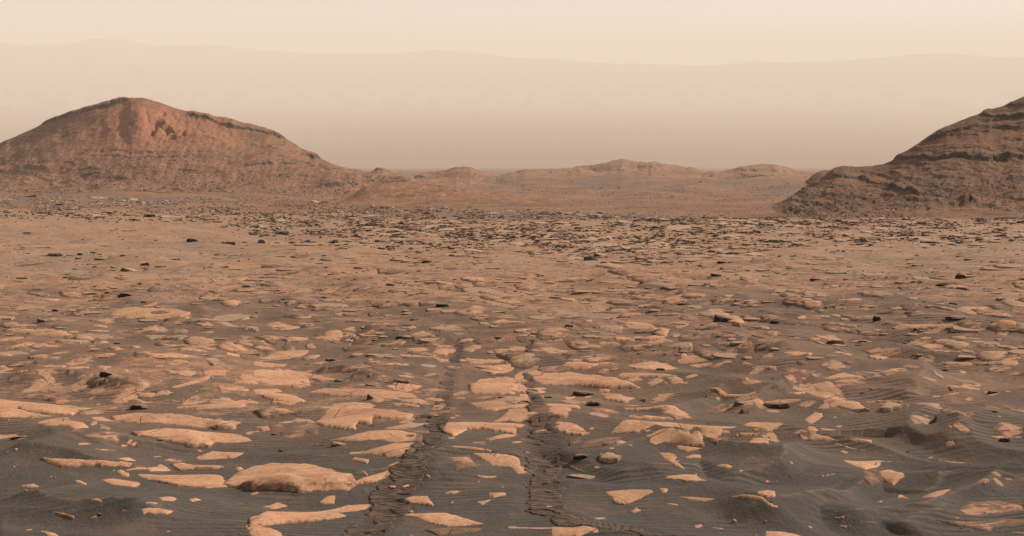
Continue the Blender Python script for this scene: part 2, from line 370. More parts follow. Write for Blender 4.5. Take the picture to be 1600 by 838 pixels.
# ------------------------------------------------------------------ ground sheet
def sandiness(x, y):
    r = np.hypot(x, y); u, v = px_of(x, y, B(y))
    s = ss(425, 620, v + 15 * ss(700, 1500, u))
    s = 0.22 + 0.46 * ss(400, 525, v + 15 * ss(700, 1500, u)) + 0.40 * ss(620, 770, v) + 0.30 * fbm(x / 6, y / 9, 3, 3) * (1 - ss(600, 760, v)) + 0.06 * ss(900, 1400, u) * ss(520, 600, v)
    # smoother brown drift sheets further off
    s = s - 0.12 * (1 - ss(350, 410, v))
    return s
def ground():
    vs = np.arange(900, 322, -1.15); d = []
    for v in vs: d.append(4.0 / (math.tan(float(theta(v))) - SL))
    d = np.array(d)
    far = np.geomspace(d[-1], 27000, 140)[1:]
    near = np.geomspace(0.4, d[0], 26)[:-1]
    d = np.concatenate([near, d, far])
    half = math.radians(30.5)
    fine = np.linspace(-half, half, 960)
    rest = np.linspace(half, 2 * math.pi - half, 74)[1:-1]
    a = np.concatenate([fine, rest])
    R, A = np.meshgrid(d, a, indexing='ij')
    X = R * np.sin(A); Y = R * np.cos(A)
    Z = G(X, Y)
    tm = track_mask(X, Y)
    Z = Z - 0.02 * tm
    f = gridfaces(len(d), len(a), True)
    red = ss(333, 322, -px_of(X, Y, B(Y))[1] * -1) if False else 1 - ss(322, 338, px_of(X, Y, B(Y))[1] - 14 * ss(200, 900, px_of(X, Y, B(Y))[0]) * 0.9 + 5 * pn(X / 12, Y / 30, 8))
    me = npmesh('ground', np.stack([X, Y, Z], -1).reshape(-1, 3), f,
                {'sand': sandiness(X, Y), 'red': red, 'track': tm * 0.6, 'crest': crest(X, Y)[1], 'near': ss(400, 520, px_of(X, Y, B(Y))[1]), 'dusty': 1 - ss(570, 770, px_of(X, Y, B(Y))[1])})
    return link('ground', me, MG, kind='structure', label='rolling ground of dark wind-rippled sand over pale cracked bedrock')
GR = ground()
tick('ground')

# ------------------------------------------------------------------ buttes and hills
STONES = []
def hill(name, prof, yr, Wf, Wb, mat, label, ua, ub, nu, nf, nb, power=1.7, rough=1.0, ledges=(), extra=None, nled=0, vfoot=300, stones=0):
    pu, pv = np.array(prof, float).T
    u = np.linspace(ua, ub, nu)
    vt = np.interp(u, pu, pv); vt = vt + 1.2 * rough * fbm(u / 26.0, u * 0 + 3.3, 4, 7) * (pv.max() - vt > 2)
    fwd = math.cos(PITCH)
    zr = -yr * np.tan(theta(vt))
    H = np.maximum(zr - B(np.full(nu, yr)) - U0((u - CX) / F * yr * 1.03, np.full(nu, yr)), -0.6)
    t = np.concatenate([-np.linspace(1, 0, nb + 1)[:-1] ** 1.4, np.linspace(0, 1, nf) ** 1.15])   # t<0 behind
    y = np.where(t < 0, yr - t * Wb, yr - t * Wf)
    Uu, T = np.meshgrid(u, t); Y = np.broadcast_to(y[:, None], Uu.shape).copy()
    Hh = np.broadcast_to(H[None, :], Uu.shape)
    def surf(Uu, T, Y, Hh):
        s = np.where(T < 0, 1 - ss(0, 1, -T), np.clip(1 - T, 0, 1) ** power)
        return B(Y) + Hh * s + U0((Uu - CX) / F * Y * 1.03, Y) * (1 - 0 * T)
    # column direction: keep image columns (x proportional to depth along the view)
    Zs = surf(Uu, T, Y, Hh)
    dep = Y * math.cos(PITCH) - Zs * math.sin(PITCH)
    dep_r = yr * math.cos(PITCH) - zr * math.sin(PITCH)
    X = (Uu - CX) / F * dep
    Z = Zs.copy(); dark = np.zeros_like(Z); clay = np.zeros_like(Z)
    Vs = px_of(X, Y, Zs)[1]
    env = ss(0, 0.05, np.abs(T)) * 0.85 + 0.15
    env = env * ss(0, 3, Hh) * (1 - ss(0.9, 1.0, T))
    hs = Hh.max()
    # gullies running down the slope, and lumps
    gl = pn((Uu + 55 * T * np.sign(Uu - pu[np.argmin(pv)])) / 17.0, T * 1.6, 11) * 0.6 + pn((Uu + 60 * T) / 7.0, T * 3, 12) * 0.25
    Z += gl * 0.013 * hs * env * rough * ss(0.04, 0.3, T) * (1 - 0.5 * ss(.5, 1, T))
    sc = max(yr / 400.0, 0.5)
    Z += fbm(X / (14 * sc), Y / (14 * sc), 4, 13, 0.5) * 0.55 * sc * env * rough
    Z += fbm(X / (2.6 * sc), Y / (2.6 * sc), 3, 14, 0.7) * 0.17 * sc * env * rough
    if extra is not None: Z, clay = extra(Uu, Vs, T, Z, clay)
    rl = random.Random(len(label))
    auto = []
    for _ in range(nled):
        a = rl.uniform(pu[0], min(pu[-1], 1660)); bse = np.interp(a, pu, pv); q = rl.uniform(0.12, 1) ** 0.7
        v0_ = bse + q * (vfoot - bse)
        if vfoot - bse < 8: continue
        ln = rl.uniform(6, 34) * (1.9 if yr < 350 else 1.0); sl = rl.uniform(-.06, .12) + (0.10 if yr < 350 else 0)
        auto.append(([(a - ln, v0_ - sl * ln), (a, v0_), (a + ln, v0_ + sl * ln)], rl.uniform(0.4, 1.3), rl.uniform(0.25, 0.9)))
    vfoot = None
    for (pts, hpx, dk) in list(ledges) + auto:
        lu, lv = np.array(pts, float).T
        c0, c1 = np.searchsorted(u, [lu[0] - 8, lu[-1] + 8])
        if c1 - c0 < 2: continue
        q = u[c0:c1]; sl_ = np.s_[:, c0:c1]
        lvv = (np.interp(q, lu, lv) + 2.2 * fbm(q / 9.0, q * 0 + lv[0], 4, 5))[None, :]
        e_ = min(6, (lu[-1] - lu[0]) * .3)
        wq = ss(lu[0] - e_, lu[0] + e_, q) * (1 - ss(lu[-1] - e_, lu[-1] + e_, q)) * np.clip(0.85 + 0.7 * pn(q / 22.0, q * 0 + lu[0], 6) + .12 * pn(q / 5.0, q * 0 + lu[0], 7), 0.15, 1.3)
        wgt = wq[None, :] * (T[sl_] > 0) * ss(0.3, 3, Hh[sl_])
        dv = lvv - Vs[sl_]                       # >0 above the ledge line on the slope
        step = ss(-0.4, 1.0, dv) * np.exp(-np.maximum(dv, 0) / (3.0 + 3.0 * hpx))
        Z[sl_] += step * hpx * (yr / F) * wgt * 1.25
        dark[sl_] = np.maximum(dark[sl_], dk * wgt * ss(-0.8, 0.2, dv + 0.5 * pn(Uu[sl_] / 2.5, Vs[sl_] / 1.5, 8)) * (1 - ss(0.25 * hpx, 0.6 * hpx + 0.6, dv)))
    Z = np.where(T >= 0.999, Z - 1.5, Z)
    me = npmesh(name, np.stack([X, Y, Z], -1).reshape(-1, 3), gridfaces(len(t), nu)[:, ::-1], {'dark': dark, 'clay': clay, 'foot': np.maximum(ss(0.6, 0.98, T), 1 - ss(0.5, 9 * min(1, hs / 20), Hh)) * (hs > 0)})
    if stones: STONES.append((X, Y, Z, T, Hh, yr, stones, mat))
    return link(name, me, mat, kind='structure', label=label)

def left_extra(U, V, T, Z, clay):
    # bare spur under the summit with dark alcoves cut into its right side
    sp = np.exp(-((U - 214 - 6 * pn(V / 12, V * 0, 3)) / 17.0) ** 2) * ss(150, 172, V) * (1 - ss(205, 232, V))
    Z = Z + 2.6 * sp
    Uw = U + 7 * fbm(U / 16, V / 9, 3, 2); Vw = V + 4 * fbm(U / 12, V / 8, 3, 3)
    for (cu, cv, ru, rv, d) in [(243, 190, 12, 9, 5.0), (237, 202, 7, 9, 4.0), (262, 203, 10, 5, 3.2), (283, 209, 8, 5, 2.0), (205, 199, 7, 4, 1.5), (268, 217, 9, 4, 2.0), (252, 178, 6, 3, 1.5)]:
        q = ((Uw - cu) / ru) ** 2 + ((Vw - cv - (Uw - cu) * 0.25) / rv) ** 2
        Z = Z - 1.3 * d * np.exp(-q ** 2.2)
        clay = clay - 0.0 * q
    Z = Z + 0.8 * np.abs(fbm(U / 14 + V / 30, V / 22, 4, 19)) * ss(215, 235, U) * (1 - ss(330, 400, U)) * ss(160, 180, V) * (1 - ss(225, 245, V))
    clay = ss(90, 200, U + 30 * pn(U / 40, V / 20, 1)) * (1 - ss(300, 440, U)) * ss(156, 175, V) * (1 - ss(222, 246, V + 10 * pn(U / 25, V / 10, 4)))
    return Z, clay * 0.9
LP = [(-420, 300), (-250, 278), (-150, 262), (-60, 243), (0, 224), (40, 207), (75, 191), (110, 177), (150, 165), (180, 158), (205, 153), (230, 155), (260, 164), (290, 174), (350, 186), (400, 197),
      (425, 205), (445, 215), (470, 231), (500, 247), (520, 257), (545, 264), (570, 268), (600, 275), (640, 286), (700, 300), (760, 312)]
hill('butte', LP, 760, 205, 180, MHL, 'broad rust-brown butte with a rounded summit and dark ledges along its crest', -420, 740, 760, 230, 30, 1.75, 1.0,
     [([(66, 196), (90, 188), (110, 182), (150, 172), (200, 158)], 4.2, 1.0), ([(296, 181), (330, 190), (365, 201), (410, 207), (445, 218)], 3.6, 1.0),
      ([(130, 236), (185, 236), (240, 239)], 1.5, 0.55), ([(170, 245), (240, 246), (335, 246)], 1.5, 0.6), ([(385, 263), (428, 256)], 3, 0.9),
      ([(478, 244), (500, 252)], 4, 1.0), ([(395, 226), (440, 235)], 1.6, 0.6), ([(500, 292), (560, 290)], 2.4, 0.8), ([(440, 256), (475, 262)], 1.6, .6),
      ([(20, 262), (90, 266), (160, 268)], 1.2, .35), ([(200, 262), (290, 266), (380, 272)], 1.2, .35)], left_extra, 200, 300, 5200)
def right_extra(U, V, T, Z, clay):
    st = pn(V / 5.0 + U / 90.0, U / 160.0, 9)
    Z = Z + 0.35 * st * (T > 0.03)
    clay = 0.7 * np.exp(-((V - 216) / 7.0) ** 2) * ss(1500, 1520, U) * ss(0.0, 0.4, pn(U / 10, V / 4, 3))
    return Z, clay
RP = [(1100, 345), (1150, 338), (1190, 330), (1215, 320), (1240, 306), (1262, 291), (1290, 274), (1305, 263), (1318, 260), (1345, 262), (1380, 258), (1395, 250), (1418, 237), (1440, 222), (1460, 210), (1480, 199), (1520, 183),
      (1545, 172), (1565, 168), (1600, 153), (1680, 125), (1800, 108), (1900, 120), (2000, 160), (2150, 240), (2300, 320)]
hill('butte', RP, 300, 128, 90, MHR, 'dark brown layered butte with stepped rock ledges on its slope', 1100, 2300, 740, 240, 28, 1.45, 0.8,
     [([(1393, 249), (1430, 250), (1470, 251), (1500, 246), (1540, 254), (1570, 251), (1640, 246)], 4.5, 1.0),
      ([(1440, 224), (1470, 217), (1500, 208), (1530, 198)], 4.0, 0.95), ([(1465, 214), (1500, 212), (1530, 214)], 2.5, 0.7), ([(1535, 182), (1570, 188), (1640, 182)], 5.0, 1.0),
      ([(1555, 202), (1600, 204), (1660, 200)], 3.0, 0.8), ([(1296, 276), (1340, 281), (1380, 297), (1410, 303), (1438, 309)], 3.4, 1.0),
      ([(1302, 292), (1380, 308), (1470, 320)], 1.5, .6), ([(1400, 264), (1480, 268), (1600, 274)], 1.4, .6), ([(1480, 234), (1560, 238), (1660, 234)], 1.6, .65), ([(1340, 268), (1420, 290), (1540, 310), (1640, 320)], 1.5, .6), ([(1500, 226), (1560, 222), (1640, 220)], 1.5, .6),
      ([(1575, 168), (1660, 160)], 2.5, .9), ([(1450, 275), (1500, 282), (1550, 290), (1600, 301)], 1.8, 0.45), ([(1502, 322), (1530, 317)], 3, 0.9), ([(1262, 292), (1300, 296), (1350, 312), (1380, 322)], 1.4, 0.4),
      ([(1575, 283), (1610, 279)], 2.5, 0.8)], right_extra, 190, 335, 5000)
hill('low_ridge', [(500, 328), (540, 312), (570, 292), (610, 285), (650, 285), (700, 291), (780, 301), (860, 311), (920, 320), (960, 326)], 440, 90, 60, MHF,
     'low rusty ridge trailing down from the right foot of the broad butte', 500, 960, 300, 50, 12, 1.3, 0.5,
     [([(690, 300), (740, 301)], 1.2, .5), ([(835, 311), (880, 313)], 2.0, .7)])
hill('low_hill', [(565, 275), (578, 269), (590, 263), (600, 264), (615, 269), (640, 278), (660, 284)], 880, 120, 60, MHF, 'small pointed knoll with a dark cap beside the foot of the broad butte',
     560, 670, 110, 40, 10, 1.5, 0.5, [([(583, 266), (603, 266)], 2.0, 1.0), ([(635, 281), (655, 281)], 2, .8)])
hill('low_hill', [(640, 284), (650, 277), (665, 273), (690, 270), (715, 265), (735, 264), (752, 268), (770, 277), (785, 284)], 1150, 260, 120, MHF,
     'flat-topped orange knoll with a dark tip on its left end', 636, 790, 150, 50, 10, 1.5, 0.6, [([(645, 277), (668, 278)], 2.0, 1.0)], None, 10, 283)
hill('low_hill', [(770, 284), (785, 277), (805, 269), (820, 265), (850, 266), (905, 265), (935, 270), (960, 280)], 1350, 300, 150, MHF,
     'greyish flat knoll between the orange knolls', 766, 962, 170, 50, 10, 1.5, 0.6, [([(790, 271), (815, 268)], 1.5, .5)], None, 10, 283)
hill('low_hill', [(860, 284), (895, 268), (930, 258), (970, 251), (1010, 254), (1050, 261), (1090, 266), (1125, 272), (1160, 283)], 1500, 420, 200, MHF,
     'widest and tallest of the far orange knolls, in the middle of the valley edge', 856, 1164, 220, 70, 10, 1.5, 0.9, [([(935, 262), (990, 260), (1040, 262)], 1.4, .6)], None, 20, 286)
hill('low_hill', [(1095, 284), (1112, 273), (1140, 265), (1175, 259), (1208, 260), (1230, 266), (1248, 272), (1280, 278), (1300, 286)], 1250, 300, 150, MHF,
     'orange knoll with a grey band across it, nearest the layered butte', 1090, 1302, 180, 50, 10, 1.5, 0.6, [([(1150, 268), (1215, 268)], 2.2, .8)], None, 14, 286)
hill('low_hill', [(1262, 282), (1270, 273), (1282, 267), (1300, 266), (1320, 272), (1340, 285)], 560, 70, 40, MHR, 'little dark knoll peeping out behind the layered butte',
     1258, 1342, 90, 30, 8, 1.5, 0.4)

# far crater rim, all round
def rim():
    pr = [(-300, 76), (0, 66), (40, 71), (110, 68), (150, 61), (200, 62), (240, 72), (330, 70), (400, 78), (480, 83), (560, 84), (620, 84), (680, 78), (740, 82), (800, 90), (860, 91), (920, 98),
          (1040, 101), (1110, 103), (1160, 99), (1180, 94), (1200, 98), (1280, 97), (1400, 88), (1460, 83), (1540, 88), (1600, 90), (1900, 80)]
    pu, pv = np.array(pr, float).T
    a = np.concatenate([np.linspace(-0.55, 0.55, 700), np.linspace(0.55, 2 * math.pi - 0.55, 120)[1:-1]])
    uu = CX + F * np.tan(np.clip(a, -1.2, 1.2)) / math.cos(PITCH)
    vt = np.interp(uu, pu, pv)
    Rr = 25000.0
    zt = -Rr * np.cos(np.clip(a, -.6, .6)) * np.tan(theta(vt)) 
    zt = np.where(np.abs(a) < 0.56, zt, 640 + 70 * pn(a * 6, a * 0 + 1, 4))
    zt = zt + 20 * fbm(a * 60, a * 0, 4, 3)
    t = np.linspace(0, 1, 46)
    T, A = np.meshgrid(t, a, indexing='ij')
    front = 8500.0
    R = Rr - front * (1 - T)
    zb = -530.0
    s = T ** 3.0
    Z = zb + (zt[None, :] - zb) * s + 650 * (T * (1 - T)) * fbm(A * 34, T * 4, 5, 15)
    Rb = np.array([Rr + 500]); 
    X = R * np.sin(A); Y = R * np.cos(A)
    X = np.vstack([X, (Rr + 1200) * np.sin(a)[None, :]]); Y = np.vstack([Y, (Rr + 1200) * np.cos(a)[None, :]]); Z = np.vstack([Z, np.full((1, len(a)), -560.0)])
    me = npmesh('crater_rim', np.stack([X, Y, Z], -1).reshape(-1, 3), gridfaces(47, len(a), True), {'dark': Z * 0, 'clay': Z * 0, 'foot': Z * 0})
    link('crater_rim', me, MRIM, kind='structure', label='faint far crater rim fading into the dusty haze')
rim()
tick('hills')

# ------------------------------------------------------------------ bedrock slabs showing through the sand (parts of the ground)
def Tt(ox, oy, s):
    out = []
    for line in s.strip().split('\n'):
        line = line.split('#')[0].strip()
        if not line: continue
        head, rest = line.split(':')
        pts = [tuple(float(q) for q in p.split(',')) for p in rest.split()]
        out.append((head.strip(), [(ox + x / 3.99, oy + y / 3.99) for x, y in pts]))
    return out
# head letters: n normal, d dusty, g greyish, b bright, t thick (raised); one line per slab, outline points
SL_ALL = []
SL_ALL += Tt(0, 628, '''
n: 0,38 70,35 180,62 330,90 200,96 0,92
n: 80,18 200,14 560,40 470,60 430,85 330,82 150,52
t: 245,130 330,112 420,118 500,130 540,160 450,168 420,148 300,152 250,145
n: 330,100 430,98 440,112 350,110
n: 560,97 640,95 700,120 600,118
g: 605,135 640,130 690,175 660,182 620,165
g: 555,140 600,122 610,135 570,152
t: 715,92 860,72 1100,82 1435,145 1420,168 1180,155 900,135 740,122
n: 850,200 1000,175 1300,190 1500,210 1596,260 1596,275 1480,262 1250,225 1080,228 880,215
t: 990,235 1050,226 1290,232 1320,252 1290,285 1200,275
n: 1110,30 1400,20 1550,0 1570,5 1480,35 1300,48 1130,42
n: 80,250 200,252 190,265 90,262
n: 485,256 570,258 560,270 490,268
n: 280,355 540,370 720,370 820,380 800,410 650,405 600,398 400,410 330,385
n: 725,352 800,345 850,368 780,365
d: 1015,365 1060,352 1170,368 1090,378
n: 1230,345 1330,310 1510,318 1450,350 1250,360
n: 915,415 1000,390 1100,430 940,432
n: 780,425 910,408 920,425 800,432
n: 1080,398 1140,388 1390,410 1280,422 1130,430
b: 730,440 760,430 800,448 795,468 760,462
b: 1460,415 1500,408 1518,420 1480,430
n: 880,462 1100,455 1350,462 1410,525 1280,535 1100,520 950,490
n: 640,488 700,478 880,500 830,530 700,515
n: 450,490 510,488 548,508 540,528 490,510
n: 985,600 1050,590 1105,605 1090,620 1010,615
n: 905,625 990,628 980,638 915,636
n: 545,618 610,600 650,615 760,665 620,630
n: 1175,610 1215,598 1250,612 1200,622
n: 880,668 930,660 1065,680 1030,700 930,690 905,705
n: 290,680 340,678 460,718 440,730 370,710
n: 235,798 300,808 380,838 290,838
n: 1420,808 1500,815 1490,824
n: 1530,775 1596,740 1650,790 1596,870 1560,830
d: 1450,630 1560,622 1596,632 1500,640
d: 80,10 0,12 0,26 60,24
d: 540,300 640,292 760,300 640,308
''')
SL_ALL += Tt(400, 628, '''
t: -186,520 -110,455 0,405 110,388 230,388 350,400 470,430 605,495 540,530 290,542 0,532 -100,530
n: 590,520 700,465 820,425 865,445 850,470 740,500
n: 480,238 600,215 720,185 860,178 1010,200 1000,240 860,252 780,238 620,248
n: 590,310 700,305 850,260 1020,258 920,345 820,345 700,322 590,330
b: 600,365 615,346 700,360 690,385
n: 550,415 640,425 700,448 680,455 560,428
n: 380,125 440,80 480,20 620,5 720,45 960,80 930,115 770,100 715,95 710,140 620,130 620,170 520,160 440,150
b: 215,122 260,108 330,112 355,130 250,132
d: 305,180 380,170 395,210 340,212
n: 100,0 290,5 200,20 110,12
n: 0,155 70,150 100,175 40,185
n: 400,625 440,590 495,585 490,635 430,638
n: 0,735 80,690 300,690 480,670 560,650 700,645 650,675 550,690 560,715 350,745 200,755 0,775
n: -20,775 100,790 170,838 120,880 -20,860
n: 40,655 130,630 200,650 110,668
n: 900,610 1000,585 1100,582 1070,610 1095,645 960,628
n: 860,675 940,672 1100,695 1395,755 1180,772 1060,745 960,710
n: 1440,570 1550,568 1555,582 1480,600 1420,650 1375,622 1470,605
d: 1080,800 1200,785 1410,790 1340,815 1150,830
n: 1150,138 1400,130 1596,140 1596,200 1400,170 1320,175 1240,210 1190,190
n: 1340,5 1590,0 1640,30 1480,55 1380,35
n: 1480,125 1560,70 1640,60 1660,125
n: 1130,272 1350,280 1470,300 1450,310 1260,290
n: 1340,320 1500,322 1620,345 1640,410 1480,395 1400,345
n: 1370,465 1490,460 1500,472 1420,476
n: 820,400 880,375 980,412 900,410
d: 1340,250 1440,240 1430,268 1350,265
n: 1430,235 1540,208 1640,208 1560,225 1470,240
n: 920,12 1030,20 1000,32 930,28
d: 1000,100 1180,35 1260,30 1100,90
n: 1060,445 1085,460 1080,475 1055,465
d: 1190,350 1330,335 1380,400 1250,420
d: 0,60 300,30 420,40 250,80 60,100
d: 160,190 290,170 300,215 180,235
d: 200,268 430,262 420,275 230,285
''')
SL_ALL += Tt(800, 628, '''
n: -10,50 150,38 330,32 350,48 320,95 230,92 120,122 -10,125
n: 0,135 110,140 60,160 0,180
n: 228,140 300,122 400,145 455,190 330,182 240,175
n: 340,185 480,200 430,210 345,205
n: 630,195 760,120 1000,130 1390,158 1350,172 1120,168 840,165 790,185
n: 815,200 850,175 1100,182 1110,208 1240,218 1170,235 1180,275 1060,262 960,255 900,272 840,235
n: 1130,190 1180,170 1305,170 1300,190 1180,205
n: 1000,272 1060,265 1185,288 1090,312
n: 1085,345 1120,330 1185,330 1180,350 1100,355
n: 910,318 1000,318 1030,340 1010,370 1080,415 1000,385 950,350
n: 590,292 610,282 685,282 620,300
n: 640,248 690,240 720,255 660,265
n: 1270,398 1340,390 1375,402 1350,415 1290,410
n: 755,435 800,438 910,462 850,458
n: 950,480 1160,448 1170,480 1210,490 1090,500 1060,485
n: 590,565 700,552 860,542 912,568 830,588 790,605 700,635 660,630 640,595
b: 735,685 770,662 800,680 760,692
n: 930,640 990,630 1055,642 1030,650
n: 1040,590 1130,592 1270,600 1190,622 1100,612
n: 500,722 570,720 600,732 540,734
n: 0,775 400,775 610,775 480,800 400,838 250,838 240,800 0,790
t: 1380,590 1460,578 1596,620 1660,645 1600,650 1500,610 1400,602
n: 1520,560 1596,550 1640,560 1596,586 1540,580
n: 1410,430 1500,415 1490,428 1420,438
n: 1420,465 1500,468 1640,492 1620,500 1500,478
n: 1415,355 1560,335 1500,352 1430,360
n: 1175,775 1250,778 1420,798 1300,797
n: 1470,255 1500,235 1596,230 1596,262
n: 1390,220 1430,200 1540,202 1596,212 1480,215
n: 1450,150 1500,128 1640,128 1680,140 1596,185 1520,165
d: 1230,240 1270,225 1350,225 1280,250
n: 1260,260 1425,268 1400,275
n: 750,95 830,90 970,102 985,110 850,110 760,102
n: 700,35 900,28 960,35 780,55 710,50
n: 0,395 130,425 80,445 30,450 20,430 0,415
d: 270,378 340,378 520,440 430,440 350,415
n: 0,248 75,245 40,258 0,260
d: 450,245 600,205 690,215 650,245 590,270 430,290
d: 350,240 430,215 440,250 370,270
b: 920,540 970,545 960,570 930,565
''')
SL_ALL += Tt(1200, 628, '''
n: 30,195 60,205 30,222 -20,240 -20,200
n: 250,150 300,160 330,205 450,238 260,238
n: 330,162 450,175 340,178
n: 230,110 290,65 340,75 340,100 280,140 245,130
t: 310,45 345,15 400,-15 470,-10 620,58 560,58 430,30 350,45
n: 490,235 640,238 640,255 560,255
n: 380,255 450,258 690,315 560,305
n: 470,365 700,368 690,395 610,420 560,405
t: 690,435 760,425 845,462 780,518 730,490
n: 575,195 790,190 720,208 590,205
g: 700,55 780,25 875,15 860,35 760,58
d: 1070,45 1200,55 1180,70 1080,65
n: 1365,215 1450,210 1640,212 1640,225 1440,232
n: 985,355 1060,328 1070,335 1030,355 1250,378 1170,385 1100,372
n: 960,595 1040,570 1125,555 1040,602
n: 800,580 850,582 880,605 800,600
d: 1185,680 1260,630 1430,622 1560,650 1580,680 1470,695 1200,698
d: 1080,745 1250,735 1450,728 1640,735 1640,760 1450,780 1380,805 1260,780
n: 1080,722 1215,712 1190,732 1120,730
n: 1170,770 1300,805 1270,810
n: 550,755 600,740 700,748 690,762 580,764
n: 370,720 490,712 460,730
n: 430,775 500,775 480,785
n: 0,810 90,812 230,838 120,860 0,850
n: 1485,820 1596,815 1640,830
b: 330,462 410,448 410,456 340,467
b: -10,555 40,560 40,585 -10,588
b: 675,625 725,612 700,627
n: -10,485 40,497 -10,503
n: 700,366 820,372 815,378 700,378
d: 590,420 680,420 720,480 640,520 600,480
d: 1110,60 1290,80 1240,98 1130,85
''')
SL_ALL += Tt(0, 428, '''
d: 30,770 120,735 300,725 450,775 330,795 100,775
n: -20,780 160,800 550,832 430,845 -20,838
g: 450,650 520,622 560,640 545,680 500,670
g: 565,645 660,670 570,710 548,685
n: 740,740 800,735 980,745 930,775 850,765
n: 770,775 860,775 940,800 880,808
n: 1060,705 1150,680 1290,635 1350,635 1260,670 1130,712
n: 1120,600 1190,595 1195,620 1110,625
n: 1370,700 1540,715 1540,730 1380,740
n: 1456,680 1596,640 1640,650 1596,690
n: 1110,830 1350,810 1490,790 1550,780 1560,800 1480,838 1130,840
t: 690,262 720,235 830,212 1100,215 1170,245 1160,285 1080,288 900,278 700,270
t: 60,360 150,345 350,350 500,400 400,392 200,380
g: 365,428 400,418 520,415 580,430 460,440
g: 1055,360 1090,340 1150,340 1165,370 1080,378
g: 540,468 590,455 640,470 630,482 560,478
g: 665,462 710,452 745,468 690,474
n: 560,510 700,495 730,505 600,528
n: 900,505 1080,490 1210,510 1150,520 950,517
n: 930,452 1150,440 1400,442 1150,457
n: 0,565 80,590 30,597 -20,590
n: -20,600 160,605 120,617 -20,614
n: 220,570 400,570 400,584 240,582
n: 590,580 640,570 700,580 640,598
g: 1240,245 1300,255 1596,345 1596,358 1330,300
g: 900,395 960,385 1130,400 1130,412 940,414
d: 800,345 1000,335 1020,355 960,362 900,352
g: 1270,530 1340,522 1400,560 1330,575 1290,540
n: 1400,490 1560,495 1500,512 1420,507
g: 600,620 700,625 820,655 780,674 680,657
d: 800,450 890,448 880,460 820,462
n: 1260,312 1300,298 1335,325 1280,324
g: 1400,235 1500,240 1596,262 1596,280 1480,262
g: 80,432 250,435 150,446
d: 180,280 230,270 300,308 430,308 300,318
''')
SL_ALL += Tt(400, 428, '''
n: -10,605 200,600 320,650 330,690 250,708 60,690 -10,660
n: 180,598 300,610 500,665 400,672 280,640
n: 345,740 440,715 640,715 900,735 990,775 830,790 735,800 700,765 620,770 470,760
n: 780,695 1030,700 960,735 850,725
n: -10,715 140,720 300,800 200,812 110,790 -10,745
n: 1340,690 1400,655 1560,645 1625,660 1600,750 1350,745
n: 1400,600 1450,575 1596,560 1620,580 1596,600 1480,625
n: 1370,805 1450,792 1640,795 1640,838 1380,838
n: 20,525 110,490 240,468 330,480 260,520 100,535
n: -10,540 190,565 170,580 -10,574
n: 730,560 900,555 890,570 760,574
g: 1010,570 1060,562 1130,570 1090,586
d: 810,510 920,505 900,530 840,534
n: 930,505 1010,500 1080,520 1000,520
n: 1120,530 1300,528 1290,550 1150,552
n: 1310,528 1560,535 1500,557 1340,562
n: 1410,480 1596,465 1640,480 1500,492
g: 1080,340 1120,330 1240,320 1290,350 1160,360
n: 700,390 800,385 820,400 740,412
n: 850,425 930,420 910,442 870,442
n: 60,312 140,300 280,330 150,352
g: 200,280 290,290 360,325 300,332
g: 660,625 720,618 715,647
n: 840,802 1020,815 1000,830 880,827
n: -10,425 90,405 160,410 100,437
n: 180,402 350,385 330,410 200,427
n: 400,832 640,805 760,815 700,840 420,842
g: 1045,745 1080,728 1100,745 1060,754
d: 1060,400 1170,400 1200,425 1100,432
d: 1430,282 1520,255 1640,250 1640,285 1500,292
g: 520,375 560,370 680,395 690,418 640,414
d: 430,600 640,575 780,590 600,612
d: 1100,440 1220,445 1200,470 1120,465
''')
SL_ALL += Tt(800, 428, '''
n: 120,580 250,580 330,605 540,635 640,660 770,710 600,712 380,692 200,688 130,650
n: 30,620 110,592 125,640 80,680 10,665
n: 0,690 220,715 210,737 100,747 0,737
n: 660,630 700,615 900,620 1020,635 900,647 690,652
d: 950,650 1030,635 1110,690 1000,692
n: 310,575 350,550 470,540 540,565 470,592 380,592
n: 500,530 560,540 670,565 550,567
n: 720,575 830,552 960,560 1030,590 950,602 780,592
n: 1030,548 1080,515 1200,505 1320,515 1230,540 1160,557 1060,564
n: 1240,570 1360,540 1370,550 1270,580
n: 1430,560 1450,545 1505,565 1440,574
n: 1480,590 1530,572 1640,575 1640,600
n: 800,445 830,405 900,395 990,420 880,442
g: 970,455 1030,430 1110,420 1112,475 1060,474
n: 880,355 930,335 1000,350 960,385 900,377
n: 530,440 550,420 650,425 665,445 560,452
n: 640,395 760,405 750,418 660,414
g: 545,335 600,315 690,335 680,360 610,360
d: 600,220 680,185 770,205 740,235 640,237
n: 670,305 760,300 970,325 820,330
d: 160,235 200,220 270,225 290,245 220,252
d: 370,310 440,290 520,300 530,325 430,332
d: 1240,440 1290,425 1390,470 1320,480
d: 250,520 340,525 330,537 260,534
n: 220,415 310,400 310,415 240,427
n: 385,455 460,448 470,462
n: 560,745 700,755 760,775 700,805 590,785
n: 320,770 400,755 390,775 340,784
g: 780,785 830,783 830,797
g: 120,770 190,758 200,775 140,784
n: 40,750 110,755 100,767 50,767
n: 1190,710 1240,712 1350,750 1596,778 1400,772 1280,742
n: 0,815 60,810 400,812 400,838 0,840
g: 680,470 800,480 790,490 700,482
n: 540,715 610,718 600,740 550,737
d: 20,395 100,380 170,420 60,432
n: 0,450 180,475 160,484 0,480
t: 1260,262 1400,265 1470,290 1420,327 1340,300
d: 880,220 1000,208 1110,212 1050,237 920,237
''')
